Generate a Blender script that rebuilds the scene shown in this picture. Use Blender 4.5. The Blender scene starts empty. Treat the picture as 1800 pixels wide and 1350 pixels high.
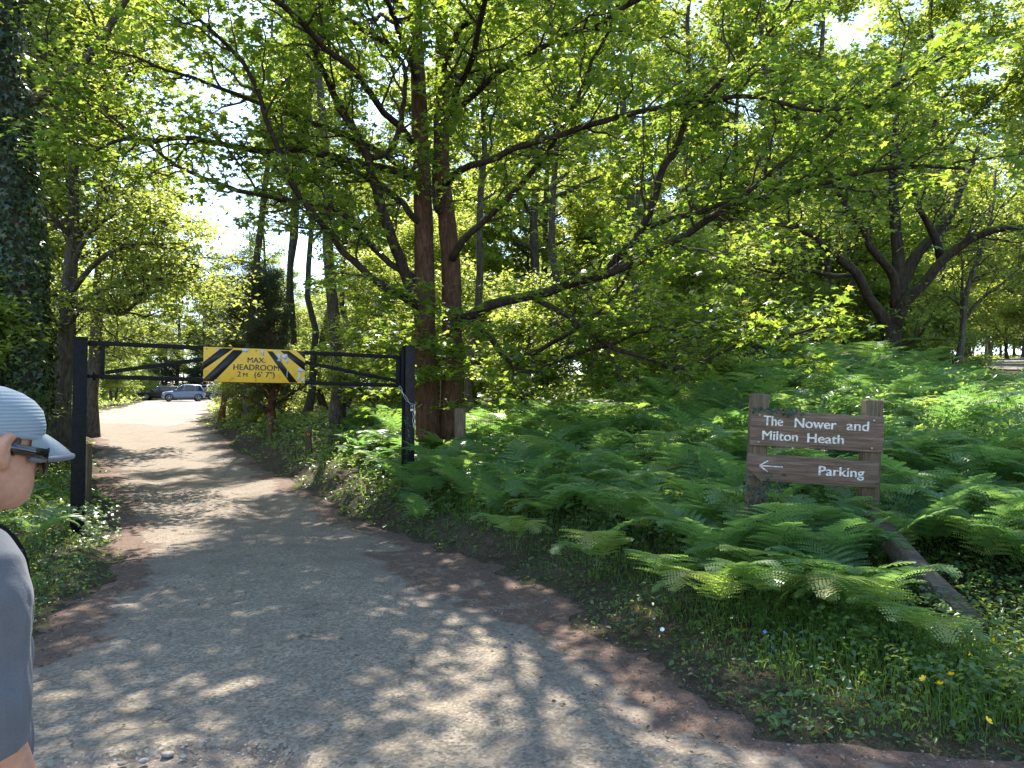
import bpy, bmesh, math, random
import numpy as np
from mathutils import Vector, Matrix, Euler
from math import radians, sin, cos, pi, atan2, sqrt

S = bpy.context.scene
COL = S.collection

# ------------------------------------------------------------------ camera, sky, sun, exposure
F_PX, CAM_H, HORIZON = 1285.0, 1.65, 718.0
PITCH = math.atan((HORIZON - 675.0) / F_PX)
cam_data = bpy.data.cameras.new('camera')
cam = bpy.data.objects.new('camera', cam_data)
COL.objects.link(cam)
cam_data.sensor_width = 36.0
cam_data.lens = 36.0 * F_PX / 1800.0
cam_data.clip_start, cam_data.clip_end = 0.05, 2000
cam.location = (0, 0, CAM_H)
cam.rotation_euler = (radians(90) + PITCH, 0, 0)
S.camera = cam

SUN_AZ, SUN_EL = radians(-14), radians(53)      # azimuth from +Y towards +X
world = bpy.data.worlds.new('World')
S.world = world
world.use_nodes = True
wn = world.node_tree
bg = wn.nodes['Background']
sky = wn.nodes.new('ShaderNodeTexSky')
sky.sky_type = 'NISHITA'
sky.sun_disc = False
sky.sun_elevation = SUN_EL
sky.sun_rotation = SUN_AZ
sky.air_density, sky.dust_density, sky.ozone_density = 1.0, 0.4, 1.2
bg.inputs['Strength'].default_value = 0.15
wn.links.new(sky.outputs[0], bg.inputs['Color'])

sun_d = bpy.data.lights.new('sun', 'SUN')
sun_d.energy = 4.5
sun_d.angle = radians(0.53)
sun_d.color = (1.0, 0.94, 0.84)
sun = bpy.data.objects.new('sun', sun_d)
COL.objects.link(sun)
sdir = Vector((sin(SUN_AZ) * cos(SUN_EL), cos(SUN_AZ) * cos(SUN_EL), sin(SUN_EL)))
sun.rotation_euler = sdir.to_track_quat('Z', 'Y').to_euler()
sun.location = sdir * 60

S.view_settings.view_transform = 'Standard'
S.view_settings.look = 'None'
S.view_settings.exposure = 1.68
S.view_settings.gamma = 1.0
cy = S.cycles
cy.max_bounces, cy.diffuse_bounces, cy.glossy_bounces, cy.transmission_bounces = 12, 6, 2, 10
cy.caustics_reflective = cy.caustics_refractive = False
cy.sample_clamp_indirect = 6.0
cy.use_denoising = True
try:
    cy.denoiser = 'OPENIMAGEDENOISE'
    cy.denoising_input_passes = 'RGB_ALBEDO_NORMAL'
    cy.denoising_prefilter = 'NONE'
except Exception:
    pass

# ------------------------------------------------------------------ helpers
RNG = np.random.default_rng(11)


def P(px, py, d):
    vx, vz = (px - 900.0) / F_PX, (675.0 - py) / F_PX
    y = cos(PITCH) - vz * sin(PITCH)
    z = sin(PITCH) + vz * cos(PITCH)
    t = d / y
    return np.array((vx * t, d, CAM_H + z * t))


def X(px, d):
    return (px - 900.0) / F_PX * d


def mesh(name, V, F, mat, parent=None, smooth=False, attrs=None, midx=None):
    """V (n,3); F an (m,k) array or a list of such arrays / of index tuples"""
    me = bpy.data.meshes.new(name)
    V = np.asarray(V, dtype=np.float32).reshape(-1, 3)
    if isinstance(F, np.ndarray):
        F = [F]
    elif len(F) and not isinstance(F[0], np.ndarray):
        F = [np.array([f], dtype=np.int64) for f in F]
    F = [f for f in F if len(f)]
    tot = np.concatenate([np.full(len(f), f.shape[1], dtype=np.int32) for f in F])
    loops = np.concatenate([f.reshape(-1) for f in F]).astype(np.int32)
    me.vertices.add(len(V))
    me.vertices.foreach_set('co', V.ravel())
    me.loops.add(len(loops))
    me.loops.foreach_set('vertex_index', loops)
    me.polygons.add(len(tot))
    st = np.zeros(len(tot), dtype=np.int32)
    st[1:] = np.cumsum(tot)[:-1]
    me.polygons.foreach_set('loop_start', st)
    me.polygons.foreach_set('loop_total', tot)
    if smooth:
        me.polygons.foreach_set('use_smooth', np.ones(len(tot), dtype=bool))
    for m in (mat if isinstance(mat, (list, tuple)) else [mat]):
        me.materials.append(m)
    if midx is not None:
        me.polygons.foreach_set('material_index', np.asarray(midx, dtype=np.int32))
    for k, v in (attrs or {}).items():
        v = np.asarray(v, dtype=np.float32)
        dom = 'POINT' if len(v) == len(V) else 'FACE'
        a = me.attributes.new(k, 'FLOAT', dom)
        a.data.foreach_set('value', v)
    me.update(calc_edges=True)
    me.validate()
    o = bpy.data.objects.new(name, me)
    COL.objects.link(o)
    if parent:
        o.parent = parent
    return o


def thing(name, label, cat, loc=(0, 0, 0), rot=(0, 0, 0), group=None):
    o = bpy.data.objects.new(name, None)
    COL.objects.link(o)
    o.location, o.rotation_euler = loc, rot
    o.empty_display_size = 0.2
    return tag(o, label, cat, group)


def tag(o, label=None, cat=None, group=None, kind=None):
    for k, v in (('label', label), ('category', cat), ('group', group), ('kind', kind)):
        if v:
            o[k] = v
    return o


def dup(root, loc, rotz=0, scale=1.0, label=None, group=None):
    c = root.copy()
    COL.objects.link(c)
    c.location, c.rotation_euler = loc, (0, 0, rotz)
    c.scale = (scale,) * 3 if not isinstance(scale, tuple) else scale
    if label:
        c['label'] = label
    if group:
        c['group'] = group
    for ch in list(root.children):
        d = ch.copy()
        COL.objects.link(d)
        d.parent = c
        for g in list(ch.children):
            e = g.copy()
            COL.objects.link(e)
            e.parent = d
    return c


def cat(parts):
    """join [(V,F)], F arrays of one width or lists of arrays"""
    Vs, Fs, n = [], [], 0
    for V, Fa in parts:
        V = np.asarray(V, float).reshape(-1, 3)
        for f in (Fa if isinstance(Fa, list) else [Fa]):
            Fs.append(np.asarray(f) + n)
        Vs.append(V)
        n += len(V)
    return np.concatenate(Vs), Fs


def box(x0, x1, y0, y1, z0, z1):
    V = np.array([(x, y, z) for x in (x0, x1) for y in (y0, y1) for z in (z0, z1)], float)
    Fq = np.array([(0, 1, 3, 2), (4, 6, 7, 5), (0, 4, 5, 1), (2, 3, 7, 6), (0, 2, 6, 4), (1, 5, 7, 3)])
    return V, Fq


def bevel_obj(o, w=0.004, seg=2):
    m = o.modifiers.new('b', 'BEVEL')
    m.width, m.segments, m.limit_method = w, seg, 'ANGLE'
    return o


def loft(rings, closed_ends=True):
    """rings: list of (n,3) arrays"""
    n = len(rings[0])
    V = np.concatenate(rings)
    k = len(rings)
    i, j = np.meshgrid(np.arange(k - 1), np.arange(n), indexing='ij')
    j2 = (j + 1) % n
    Fq = np.stack([i * n + j, i * n + j2, (i + 1) * n + j2, (i + 1) * n + j], -1).reshape(-1, 4)
    fs = [Fq]
    if closed_ends:
        fs.append(np.arange(n)[::-1][None, :])
        fs.append((np.arange(n) + (k - 1) * n)[None, :])
    return V, fs


def tube(pts, rad, n=8, wob=0.0, rng=RNG, cap=True):
    pts = np.asarray(pts, float)
    rad = np.broadcast_to(np.asarray(rad, float), (len(pts),))
    T = np.gradient(pts, axis=0)
    T /= np.linalg.norm(T, axis=1)[:, None] + 1e-9
    ref = np.array((1.0, 0, 0)) if abs(T[0][0]) < 0.8 else np.array((0, 1.0, 0))
    N = ref - T[0] * np.dot(ref, T[0])
    N /= np.linalg.norm(N)
    rings = []
    a = np.linspace(0, 2 * pi, n, endpoint=False)
    lob = 1 + wob * np.sin(a * 3 + 1.3) + wob * 0.6 * np.sin(a * 5 + 0.4)
    for i in range(len(pts)):
        N = N - T[i] * np.dot(N, T[i])
        N /= np.linalg.norm(N) + 1e-9
        B = np.cross(T[i], N)
        r = rad[i] * (lob + (wob * 0.5 * rng.standard_normal(n) if wob else 0))
        rings.append(pts[i] + np.outer(np.cos(a) * r, N) + np.outer(np.sin(a) * r, B))
    return loft(rings, cap)


def spline(pts, n):
    """Catmull-Rom through pts resampled to n points"""
    p = np.asarray(pts, float)
    p = np.vstack([2 * p[0] - p[1], p, 2 * p[-1] - p[-2]])
    k = len(p) - 3
    out = []
    for u in np.linspace(0, k - 1e-6, n):
        i = int(u)
        t = u - i
        a, b, c, d = p[i], p[i + 1], p[i + 2], p[i + 3]
        out.append(0.5 * (2 * b + (c - a) * t + (2 * a - 5 * b + 4 * c - d) * t * t + (3 * b - a - 3 * c + d) * t ** 3))
    return np.array(out)


def btubes(A, R, n=4):
    """A (N,K,3) polylines, R (N,K) radii: all as one mesh, open"""
    N, K, _ = A.shape
    if N == 0:
        return np.zeros((0, 3)), np.zeros((0, 4), int)
    T = np.gradient(A, axis=1)
    T /= np.linalg.norm(T, axis=2, keepdims=True) + 1e-9
    ref = np.where(np.abs(T[:, :1, 2:3]) < 0.85, np.array((0, 0, 1.0)), np.array((1.0, 0, 0)))
    U = np.cross(T, np.broadcast_to(ref, T.shape))
    U /= np.linalg.norm(U, axis=2, keepdims=True) + 1e-9
    B = np.cross(T, U)
    a = np.linspace(0, 2 * pi, n, endpoint=False)
    V = A[:, :, None, :] + R[:, :, None, None] * (np.cos(a)[None, None, :, None] * U[:, :, None, :] + np.sin(a)[None, None, :, None] * B[:, :, None, :])
    b, i, j = np.meshgrid(np.arange(N), np.arange(K - 1), np.arange(n), indexing='ij')
    j2 = (j + 1) % n
    base = b * K * n
    Fq = np.stack([base + i * n + j, base + i * n + j2, base + (i + 1) * n + j2, base + (i + 1) * n + j], -1).reshape(-1, 4)
    return V.reshape(-1, 3), Fq


def norm(v):
    return v / (np.linalg.norm(v, axis=-1, keepdims=True) + 1e-9)


def kids(A, R, m, t0, t1, L, fwd=0.6, side=0.8, up=0.1, flat=0.5, curve=0.1, K=5, rr=0.5, rmax=1.0, shrink=0.5, wob=0.05, rng=RNG, tip=0.3):
    """m children on each polyline of a batch"""
    N, K0, _ = A.shape
    t = (np.arange(m)[None, :] + rng.random((N, m))) / m * (t1 - t0) + t0
    t = t.reshape(-1)
    pi_ = np.repeat(np.arange(N), m)
    u = np.clip(t * (K0 - 1), 0, K0 - 1.001)
    i = u.astype(int)
    f = (u - i)[:, None]
    p = A[pi_, i] * (1 - f) + A[pi_, i + 1] * f
    T = norm(A[pi_, i + 1] - A[pi_, i])
    r0 = R[pi_, i] * (1 - f[:, 0]) + R[pi_, i + 1] * f[:, 0]
    v = rng.standard_normal((N * m, 3))
    v[:, 2] *= flat
    v -= (v * T).sum(1)[:, None] * T
    v = norm(v)
    d = T * fwd + v * side
    d[:, 2] += up
    d = norm(d)
    ln = L * (1 - shrink * t) * rng.uniform(0.55, 1.25, N * m)
    s = np.linspace(0, 1, K)
    C = p[:, None, :] + d[:, None, :] * (ln[:, None] * s)[:, :, None]
    C[:, :, 2] += curve * ln[:, None] * s ** 2
    w = rng.standard_normal((N * m, K, 3)) * wob * ln[:, None, None]
    w[:, 0] = 0
    C += np.cumsum(w, axis=1) * 0.6
    rs = np.minimum(r0 * rr, rmax)
    RR = rs[:, None] * (1 - (1 - tip) * s)[None, :]
    return C, RR


# leaf templates: x sideways, y along the leaf, z up
def lobed_leaf():
    ang = np.radians([-150, -118, -88, -56, -27, 0, 27, 56, 88, 118, 150])
    rad = np.array([.32, .58, .40, .88, .50, 1.0, .50, .88, .40, .58, .32])
    V = [(0, 0, 0)] + [(r * sin(a), r * cos(a), -0.22 * r * r) for a, r in zip(ang, rad)]
    F = np.array([(0, i, i + 1) for i in range(1, 11)])[:, ::-1]
    return np.array(V) * 0.62, F


def ovate_leaf(w=0.34, fold=0.12):
    V = np.array([(0, 0, 0), (-w * .8, .3, fold), (-w * .75, .65, fold * .6), (0, 1.0, -.12), (w * .75, .65, fold * .6), (w * .8, .3, fold), (0, .48, 0)])
    F = np.array([(0, 6, 2, 1), (6, 3, 2, 2), (0, 5, 4, 6), (6, 4, 3, 3)])
    F4 = [np.array([(0, 6, 2, 1), (0, 5, 4, 6)]), np.array([(6, 3, 2), (6, 4, 3)])]
    return V, F4


def rhomb_leaf(w=0.33):
    V = np.array([(0, 0, 0), (-w, .45, .1), (0, 1, -.05), (w, .45, .1)])
    return V, np.array([(0, 2, 1), (0, 3, 2)])


def star_leaf():
    V = np.array([(0, 0, 0), (-.55, .25, -.05), (-.2, .42, 0), (0, 1, -.15), (.2, .42, 0), (.55, .25, -.05)]) * .8
    return V, np.array([(0, 2, 1), (0, 4, 2), (2, 4, 3), (0, 5, 4)])


def scatter(tmpl, pos, nrm, head, size, rng=RNG):
    TV, TF = tmpl
    n, k = len(pos), len(TV)
    Z = norm(nrm)
    Y = head - (head * Z).sum(1)[:, None] * Z
    Y = norm(Y)
    Xv = np.cross(Y, Z)
    V = pos[:, None, :] + size[:, None, None] * (TV[None, :, 0:1] * Xv[:, None, :] + TV[None, :, 1:2] * Y[:, None, :] + TV[None, :, 2:3] * Z[:, None, :])
    Fs = TF if isinstance(TF, list) else [TF]
    out, rn = [], []
    r = rng.random(n)
    for f in Fs:
        out.append((f[None] + (np.arange(n) * k)[:, None, None]).reshape(-1, f.shape[1]))
        rn.append(np.repeat(r, len(f)))
    return V.reshape(-1, 3), out, np.concatenate(rn)


def leaves_on(A, m, size, tmpl, spread=0.12, drop=0.03, t0=0.1, tilt=0.45, up=1.0, rng=RNG):
    N, K, _ = A.shape
    t = rng.uniform(t0, 1.02, N * m)
    pi_ = np.repeat(np.arange(N), m)
    u = np.clip(t * (K - 1), 0, K - 1.001)
    i = u.astype(int)
    f = (u - i)[:, None]
    p = A[pi_, i] * (1 - f) + A[pi_, i + 1] * f
    T = norm(A[pi_, i + 1] - A[pi_, i])
    v = rng.standard_normal((N * m, 3)) * np.array((1, 1, .35))
    off = v * spread
    off[:, 2] -= drop
    nrm = np.array((0, 0, up)) + rng.standard_normal((N * m, 3)) * tilt
    head = norm(off) + T * 0.5 + rng.standard_normal((N * m, 3)) * 0.3
    head[:, 2] -= 0.25
    sz = size * rng.uniform(0.45, 1.35, N * m)
    return scatter(tmpl, p + off, nrm, head, sz, rng)


# lattice noise
_tab = np.random.default_rng(5).random((256, 256))


def vn(x, y, s=1.0, o=0):
    x, y = np.asarray(x, float) / s + 17.3 * o, np.asarray(y, float) / s + 9.1 * o
    xi, yi = np.floor(x).astype(int), np.floor(y).astype(int)
    fx, fy = x - xi, y - yi
    fx, fy = fx * fx * (3 - 2 * fx), fy * fy * (3 - 2 * fy)
    t = lambda a, b: _tab[a & 255, b & 255]
    return (t(xi, yi) * (1 - fx) + t(xi + 1, yi) * fx) * (1 - fy) + (t(xi, yi + 1) * (1 - fx) + t(xi + 1, yi + 1) * fx) * fy


def sstep(a, b, x):
    t = np.clip((np.asarray(x, float) - a) / (b - a), 0, 1)
    return t * t * (3 - 2 * t)


# ------------------------------------------------------------------ materials
def nmat(name):
    m = bpy.data.materials.new(name)
    m.use_nodes = True
    t = m.node_tree
    return m, t, t.nodes['Principled BSDF']


def N(t, typ, **kw):
    n = t.nodes.new(typ)
    for k, v in kw.items():
        if hasattr(n, k) and not isinstance(v, dict):
            setattr(n, k, v)
    return n


def ramp(t, src, stops):
    r = t.nodes.new('ShaderNodeValToRGB')
    e = r.color_ramp.elements
    while len(e) < len(stops):
        e.new(0.5)
    for k, (p, c) in enumerate(stops):
        e[k].position = p
        e[k].color = tuple(c) + (1,)
    t.links.new(src, r.inputs[0])
    return r.outputs[0]


def noise(t, scale, detail=4, rough=0.6, vec=None, dist=0.0):
    n = t.nodes.new('ShaderNodeTexNoise')
    n.inputs['Scale'].default_value = scale
    n.inputs['Detail'].default_value = detail
    n.inputs['Roughness'].default_value = rough
    n.inputs['Distortion'].default_value = dist
    if vec is not None:
        t.links.new(vec, n.inputs['Vector'])
    return n.outputs['Fac']


def objco(t, scale=(1, 1, 1)):
    c = t.nodes.new('ShaderNodeTexCoord')
    m = t.nodes.new('ShaderNodeMapping')
    m.inputs['Scale'].default_value = scale
    t.links.new(c.outputs['Object'], m.inputs['Vector'])
    return m.outputs[0]


def mixc(t, fac, a, b, mode='MIX'):
    m = t.nodes.new('ShaderNodeMix')
    m.data_type, m.blend_type = 'RGBA', mode
    for sock, v in ((m.inputs[0], fac), (m.inputs[6], a), (m.inputs[7], b)):
        if isinstance(v, (int, float)):
            sock.default_value = v
        elif isinstance(v, tuple):
            sock.default_value = v + (1,)
        else:
            t.links.new(v, sock)
    return m.outputs[2]


def bump(t, b, h, strength=0.5, dist=0.01):
    n = t.nodes.new('ShaderNodeBump')
    n.inputs['Strength'].default_value = strength
    n.inputs['Distance'].default_value = dist
    t.links.new(h, n.inputs['Height'])
    t.links.new(n.outputs[0], b.inputs['Normal'])


def attr(t, name):
    a = t.nodes.new('ShaderNodeAttribute')
    a.attribute_name = name
    return a.outputs['Fac']


def math_(t, op, a, b=None):
    m = t.nodes.new('ShaderNodeMath')
    m.operation = op
    for s, v in ((m.inputs[0], a), (m.inputs[1], b)):
        if v is None:
            continue
        if isinstance(v, (int, float)):
            s.default_value = v
        else:
            t.links.new(v, s)
    return m.outputs[0]


def leaf_mat(name, stops, tstops, fac=0.45, rough=0.42, spec=0.5):
    m, t, b = nmat(name)
    r = attr(t, 'rnd')
    b.inputs['Roughness'].default_value = rough
    b.inputs['Specular IOR Level'].default_value = spec
    t.links.new(ramp(t, r, stops), b.inputs['Base Color'])
    tr = t.nodes.new('ShaderNodeBsdfTranslucent')
    t.links.new(ramp(t, r, tstops), tr.inputs['Color'])
    mx = t.nodes.new('ShaderNodeMixShader')
    mx.inputs[0].default_value = fac
    t.links.new(b.outputs[0], mx.inputs[1])
    t.links.new(tr.outputs[0], mx.inputs[2])
    t.links.new(mx.outputs[0], t.nodes['Material Output'].inputs['Surface'])
    return m


M = {}
M['sycamore'] = leaf_mat('sycamore_leaf', [(0, (.035, .075, .018)), (.6, (.055, .105, .024)), (1, (.085, .13, .03))],
                         [(0, (.24, .38, .035)), (.6, (.37, .49, .05)), (1, (.54, .61, .07))], .53, .36, .5)
M['oak'] = leaf_mat('oak_leaf', [(0, (.04, .085, .02)), (1, (.085, .145, .03))],
                    [(0, (.30, .42, .05)), (.6, (.45, .53, .06)), (1, (.62, .65, .09))], .56, .4, .45)
M['pale'] = leaf_mat('pale_leaf', [(0, (.06, .11, .03)), (1, (.11, .17, .05))],
                     [(0, (.38, .48, .07)), (1, (.62, .66, .12))], .55, .45, .45)
M['dark'] = leaf_mat('ivy_leaf', [(0, (.014, .03, .010)), (.7, (.025, .05, .014)), (1, (.05, .085, .02))],
                     [(0, (.03, .06, .01)), (1, (.08, .13, .02))], .2, .35, .5)
M['yew'] = leaf_mat('yew_needle', [(0, (.025, .04, .022)), (1, (.05, .07, .035))],
                    [(0, (.06, .10, .03)), (1, (.14, .2, .06))], .25, .5, .4)
M['fern'] = leaf_mat('bracken_frond', [(0, (.075, .15, .052)), (.5, (.13, .225, .078)), (.88, (.185, .28, .09)), (1, (.30, .28, .10))],
                     [(0, (.22, .42, .09)), (.8, (.34, .54, .10)), (1, (.54, .68, .14))], .48, .4, .45)
M['bramble'] = leaf_mat('bramble_leaf', [(0, (.045, .105, .034)), (.7, (.075, .15, .045)), (1, (.12, .19, .05))],
                        [(0, (.22, .36, .06)), (1, (.46, .58, .09))], .46, .33, .6)
M['grass'] = leaf_mat('grass_blade', [(0, (.04, .11, .02)), (.7, (.07, .16, .03)), (1, (.15, .19, .06))],
                      [(0, (.24, .42, .05)), (1, (.50, .60, .09))], .48, .4, .4)
M['litter'] = leaf_mat('dry_leaf', [(0, (.10, .06, .035)), (1, (.30, .22, .13))], [(0, (.1, .06, .02)), (1, (.2, .14, .05))], .2, .7, .2)


def plain(name, col, rough=0.6, metal=0.0, spec=0.5, n=None, b=0.0, coat=0.0, var=None):
    m, t, p = nmat(name)
    p.inputs['Base Color'].default_value = tuple(col) + (1,)
    p.inputs['Roughness'].default_value = rough
    p.inputs['Metallic'].default_value = metal
    p.inputs['Specular IOR Level'].default_value = spec
    p.inputs['Coat Weight'].default_value = coat
    if n:
        co = objco(t)
        f = noise(t, n, 6, .65, co)
        v = var if var is not None else .35
        t.links.new(ramp(t, f, [(.3, tuple(c * (1 - v) for c in col)), (.7, tuple(min(1, c * (1 + v)) for c in col))]), p.inputs['Base Color'])
        if b:
            bump(t, p, f, b, .01)
    return m


def bark_mat(name, c0, c1, moss=(.07, .09, .02), mossy=0.5, sc=1.0, low=None):
    m, t, p = nmat(name)
    co = objco(t, (9 * sc, 9 * sc, 2.2 * sc))
    f = noise(t, 2.2, 8, .7, co, .6)
    f2 = noise(t, 1.4, 4, .6, objco(t))
    c = ramp(t, f, [(.3, tuple(x * .35 for x in c0)), (.48, c0), (.68, c1)])
    g = t.nodes.new('ShaderNodeNewGeometry')
    sx = t.nodes.new('ShaderNodeSeparateXYZ')
    t.links.new(g.outputs['Normal'], sx.inputs[0])
    k = math_(t, 'ADD', math_(t, 'MULTIPLY', sx.outputs['Z'], .45), f2)
    k = ramp(t, k, [(.58, (0, 0, 0)), (.8, (mossy,) * 3)])
    c = mixc(t, k, c, moss)
    lich = ramp(t, noise(t, 14, 3, .6, objco(t)), [(.66, (0, 0, 0)), (.74, (.5, .5, .5))])
    c = mixc(t, lich, c, tuple(min(1, x * 2.2 + .03) for x in c1))
    t.links.new(c, p.inputs['Base Color'])
    p.inputs['Roughness'].default_value = .9
    p.inputs['Specular IOR Level'].default_value = .2
    bump(t, p, f, .9, .03)
    return m


M['bark'] = bark_mat('sycamore_bark', (.072, .036, .023), (.135, .077, .050), mossy=.4)
M['bark_limb'] = bark_mat('limb_bark', (.032, .023, .017), (.07, .052, .040), mossy=.6)
M['bark_red'] = bark_mat('reddish_bark', (.13, .06, .035), (.22, .12, .075), mossy=.25)
M['bark_grey'] = bark_mat('grey_bark', (.07, .06, .05), (.15, .13, .11), mossy=.5)
M['twig'] = plain('twig_bark', (.055, .042, .032), .9, 0, .2, 8, 0, 0, .5)
M['stem'] = plain('green_stem', (.09, .14, .04), .6, 0, .3, 5)
M['wood'] = None


def wood_mat(name, c0, c1, along=(1, 22, 22)):
    m, t, p = nmat(name)
    f = noise(t, 3.0, 7, .7, objco(t, along), .4)
    f2 = noise(t, 5, 4, .6, objco(t))
    c = ramp(t, f, [(.28, tuple(x * .3 for x in c0)), (.5, c0), (.72, c1)])
    c = mixc(t, ramp(t, f2, [(.42, (0, 0, 0)), (.75, (.55, .55, .55))]), c, (c0[0] * .6, c0[1] * .75, c0[2] * .6))
    t.links.new(c, p.inputs['Base Color'])
    p.inputs['Roughness'].default_value = .85
    p.inputs['Specular IOR Level'].default_value = .25
    bump(t, p, f, .7, .006)
    return m


M['board'] = wood_mat('weathered_board', (.145, .094, .070), (.275, .20, .16), (1.2, 26, 26))
M['post_wood'] = wood_mat('weathered_post', (.12, .085, .055), (.24, .18, .125), (24, 24, 1.4))
M['log'] = wood_mat('old_timber', (.11, .085, .065), (.22, .18, .14), (2, 20, 20))
M['black_steel'] = plain('black_painted_steel', (.007, .007, .008), .6, 0, .14, 30, .15, 0, .6)
M['dark_steel'] = plain('worn_dark_steel', (.018, .0145, .016), .6, 0, .18, 18, .2, 0, .45)
M['chain'] = plain('galvanised_steel', (.42, .42, .42), .4, .8, .5, 40, 0, 0, .25)
M['white_letter'] = plain('white_paint_letters', (.66, .66, .62), .7, 0, .2)
_t = M['white_letter'].node_tree
_t.links.new(ramp(_t, noise(_t, 38, 6, .75, objco(_t, (1, 1, 1.6))), [(.36, (.17, .13, .11)), (.44, (.48, .46, .43)), (.56, (.68, .68, .64))]), _t.nodes['Principled BSDF'].inputs['Base Color'])
M['black_letter'] = plain('black_sign_paint', (.012, .012, .012), .5, 0, .4, 40, 0, 0, .4)
M['peel'] = plain('bare_peeled_metal', (.46, .49, .49), .5, 0, .4, 25, 0, 0, .3)
M['orange'] = plain('orange_disc', (.75, .24, .03), .5)


def yellow_mat():
    m, t, p = nmat('yellow_sign_face')
    f = noise(t, 9, 6, .7, objco(t))
    c = ramp(t, f, [(.25, (.34, .19, .015)), (.42, (.62, .36, .012)), (.75, (.70, .42, .016))])
    s = ramp(t, noise(t, 60, 2, .5, objco(t)), [(.70, (0, 0, 0)), (.74, (.8, .8, .8))])
    c = mixc(t, s, c, (.22, .13, .03))
    t.links.new(c, p.inputs['Base Color'])
    p.inputs['Roughness'].default_value = .45
    return m


M['yellow'] = yellow_mat()


def road_mat():
    m, t, p = nmat('road_surface')
    co = objco(t)
    a, e = attr(t, 'asph'), attr(t, 'edge')
    n1 = noise(t, 2.2, 6, .65, co)
    n2 = noise(t, 26, 5, .7, co)
    v = t.nodes.new('ShaderNodeTexVoronoi')
    v.inputs['Scale'].default_value = 58
    t.links.new(co, v.inputs['Vector'])
    v2 = t.nodes.new('ShaderNodeTexVoronoi')
    v2.inputs['Scale'].default_value = 32
    t.links.new(co, v2.inputs['Vector'])
    # asphalt: grey aggregate with dark pits
    ca = ramp(t, v.outputs['Color'], [(.08, (.13, .103, .073)), (.45, (.215, .174, .127)), (.92, (.34, .285, .215))])
    ca = mixc(t, ramp(t, n1, [(.4, (0, 0, 0)), (.7, (.6, .6, .6))]), ca, (.165, .134, .10))
    ca = mixc(t, ramp(t, n2, [(.30, (.85, .85, .85)), (.40, (0, 0, 0))]), ca, (.06, .053, .045))
    # worn cracks
    vc = t.nodes.new('ShaderNodeTexVoronoi')
    vc.feature = 'DISTANCE_TO_EDGE'
    vc.inputs['Scale'].default_value = .85
    wv = t.nodes.new('ShaderNodeVectorMath')
    wv.operation = 'ADD'
    nn = t.nodes.new('ShaderNodeTexNoise')
    nn.inputs['Scale'].default_value = 2.5
    nn.inputs['Detail'].default_value = 6
    t.links.new(co, nn.inputs['Vector'])
    t.links.new(co, wv.inputs[0])
    t.links.new(nn.outputs['Color'], wv.inputs[1])
    t.links.new(wv.outputs[0], vc.inputs['Vector'])
    crk = math_(t, 'MULTIPLY', ramp(t, vc.outputs['Distance'], [(.004, (1, 1, 1)), (.014, (0, 0, 0))]), ramp(t, n1, [(.48, (0, 0, 0)), (.6, (.75, .75, .75))]))
    ca = mixc(t, crk, ca, (.05, .04, .03))
    # packed dirt with grit
    cd = ramp(t, n2, [(.3, (.13, .098, .070)), (.5, (.21, .167, .125)), (.75, (.31, .258, .204))])
    cd = mixc(t, ramp(t, v2.outputs['Distance'], [(.12, (.8, .8, .8)), (.24, (0, 0, 0))]), cd, (.36, .335, .30))
    cd = mixc(t, ramp(t, n1, [(.45, (0, 0, 0)), (.65, (.6, .6, .6))]), cd, (.155, .122, .094))
    # dark soil along the edges
    cs = ramp(t, n2, [(.3, (.085, .053, .038)), (.6, (.165, .106, .078)), (.8, (.26, .185, .14))])
    k = math_(t, 'ADD', a, math_(t, 'MULTIPLY', math_(t, 'SUBTRACT', n2, .5), .9))
    k = ramp(t, k, [(.44, (0, 0, 0)), (.56, (1, 1, 1))])
    c = mixc(t, k, cd, ca)
    k2 = math_(t, 'ADD', e, math_(t, 'MULTIPLY', math_(t, 'SUBTRACT', noise(t, 5, 6, .7, co), .5), 1.2))
    k2 = ramp(t, k2, [(.4, (0, 0, 0)), (.62, (1, 1, 1))])
    cs = mixc(t, ramp(t, noise(t, 95, 3, .7, co), [(.35, (.7, .7, .7)), (.5, (0, 0, 0))]), cs, (.035, .024, .017))
    cs = mixc(t, ramp(t, noise(t, 60, 3, .6, objco(t, (1, 1.3, 1))), [(.66, (0, 0, 0)), (.70, (.8, .8, .8))]), cs, (.24, .18, .13))
    c = mixc(t, k2, c, cs)
    t.links.new(c, p.inputs['Base Color'])
    p.inputs['Roughness'].default_value = .88
    p.inputs['Specular IOR Level'].default_value = .25
    h = math_(t, 'ADD', n2, math_(t, 'MULTIPLY', v2.outputs['Distance'], .35))
    h = math_(t, 'ADD', h, math_(t, 'MULTIPLY', v.outputs['Distance'], .25))
    bump(t, p, h, .75, .018)
    return m


def soil_mat():
    m, t, p = nmat('leaf_litter_soil')
    co = objco(t)
    f = noise(t, 9, 8, .72, co)
    g = noise(t, .7, 4, .6, co)
    c = ramp(t, f, [(.3, (.045, .031, .021)), (.5, (.105, .072, .050)), (.72, (.19, .138, .096))])
    c = mixc(t, ramp(t, noise(t, 70, 3, .7, co), [(.40, (.8, .8, .8)), (.55, (0, 0, 0))]), c, (.02, .015, .010))
    c = mixc(t, ramp(t, noise(t, 48, 3, .6, co), [(.64, (0, 0, 0)), (.69, (.8, .8, .8))]), c, (.17, .125, .085))
    c = mixc(t, ramp(t, g, [(.35, (0, 0, 0)), (.6, (.45, .45, .45))]), c, (.04, .06, .018))
    t.links.new(c, p.inputs['Base Color'])
    p.inputs['Roughness'].default_value = .95
    p.inputs['Specular IOR Level'].default_value = .15
    bump(t, p, f, 1.0, .05)
    return m


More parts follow.
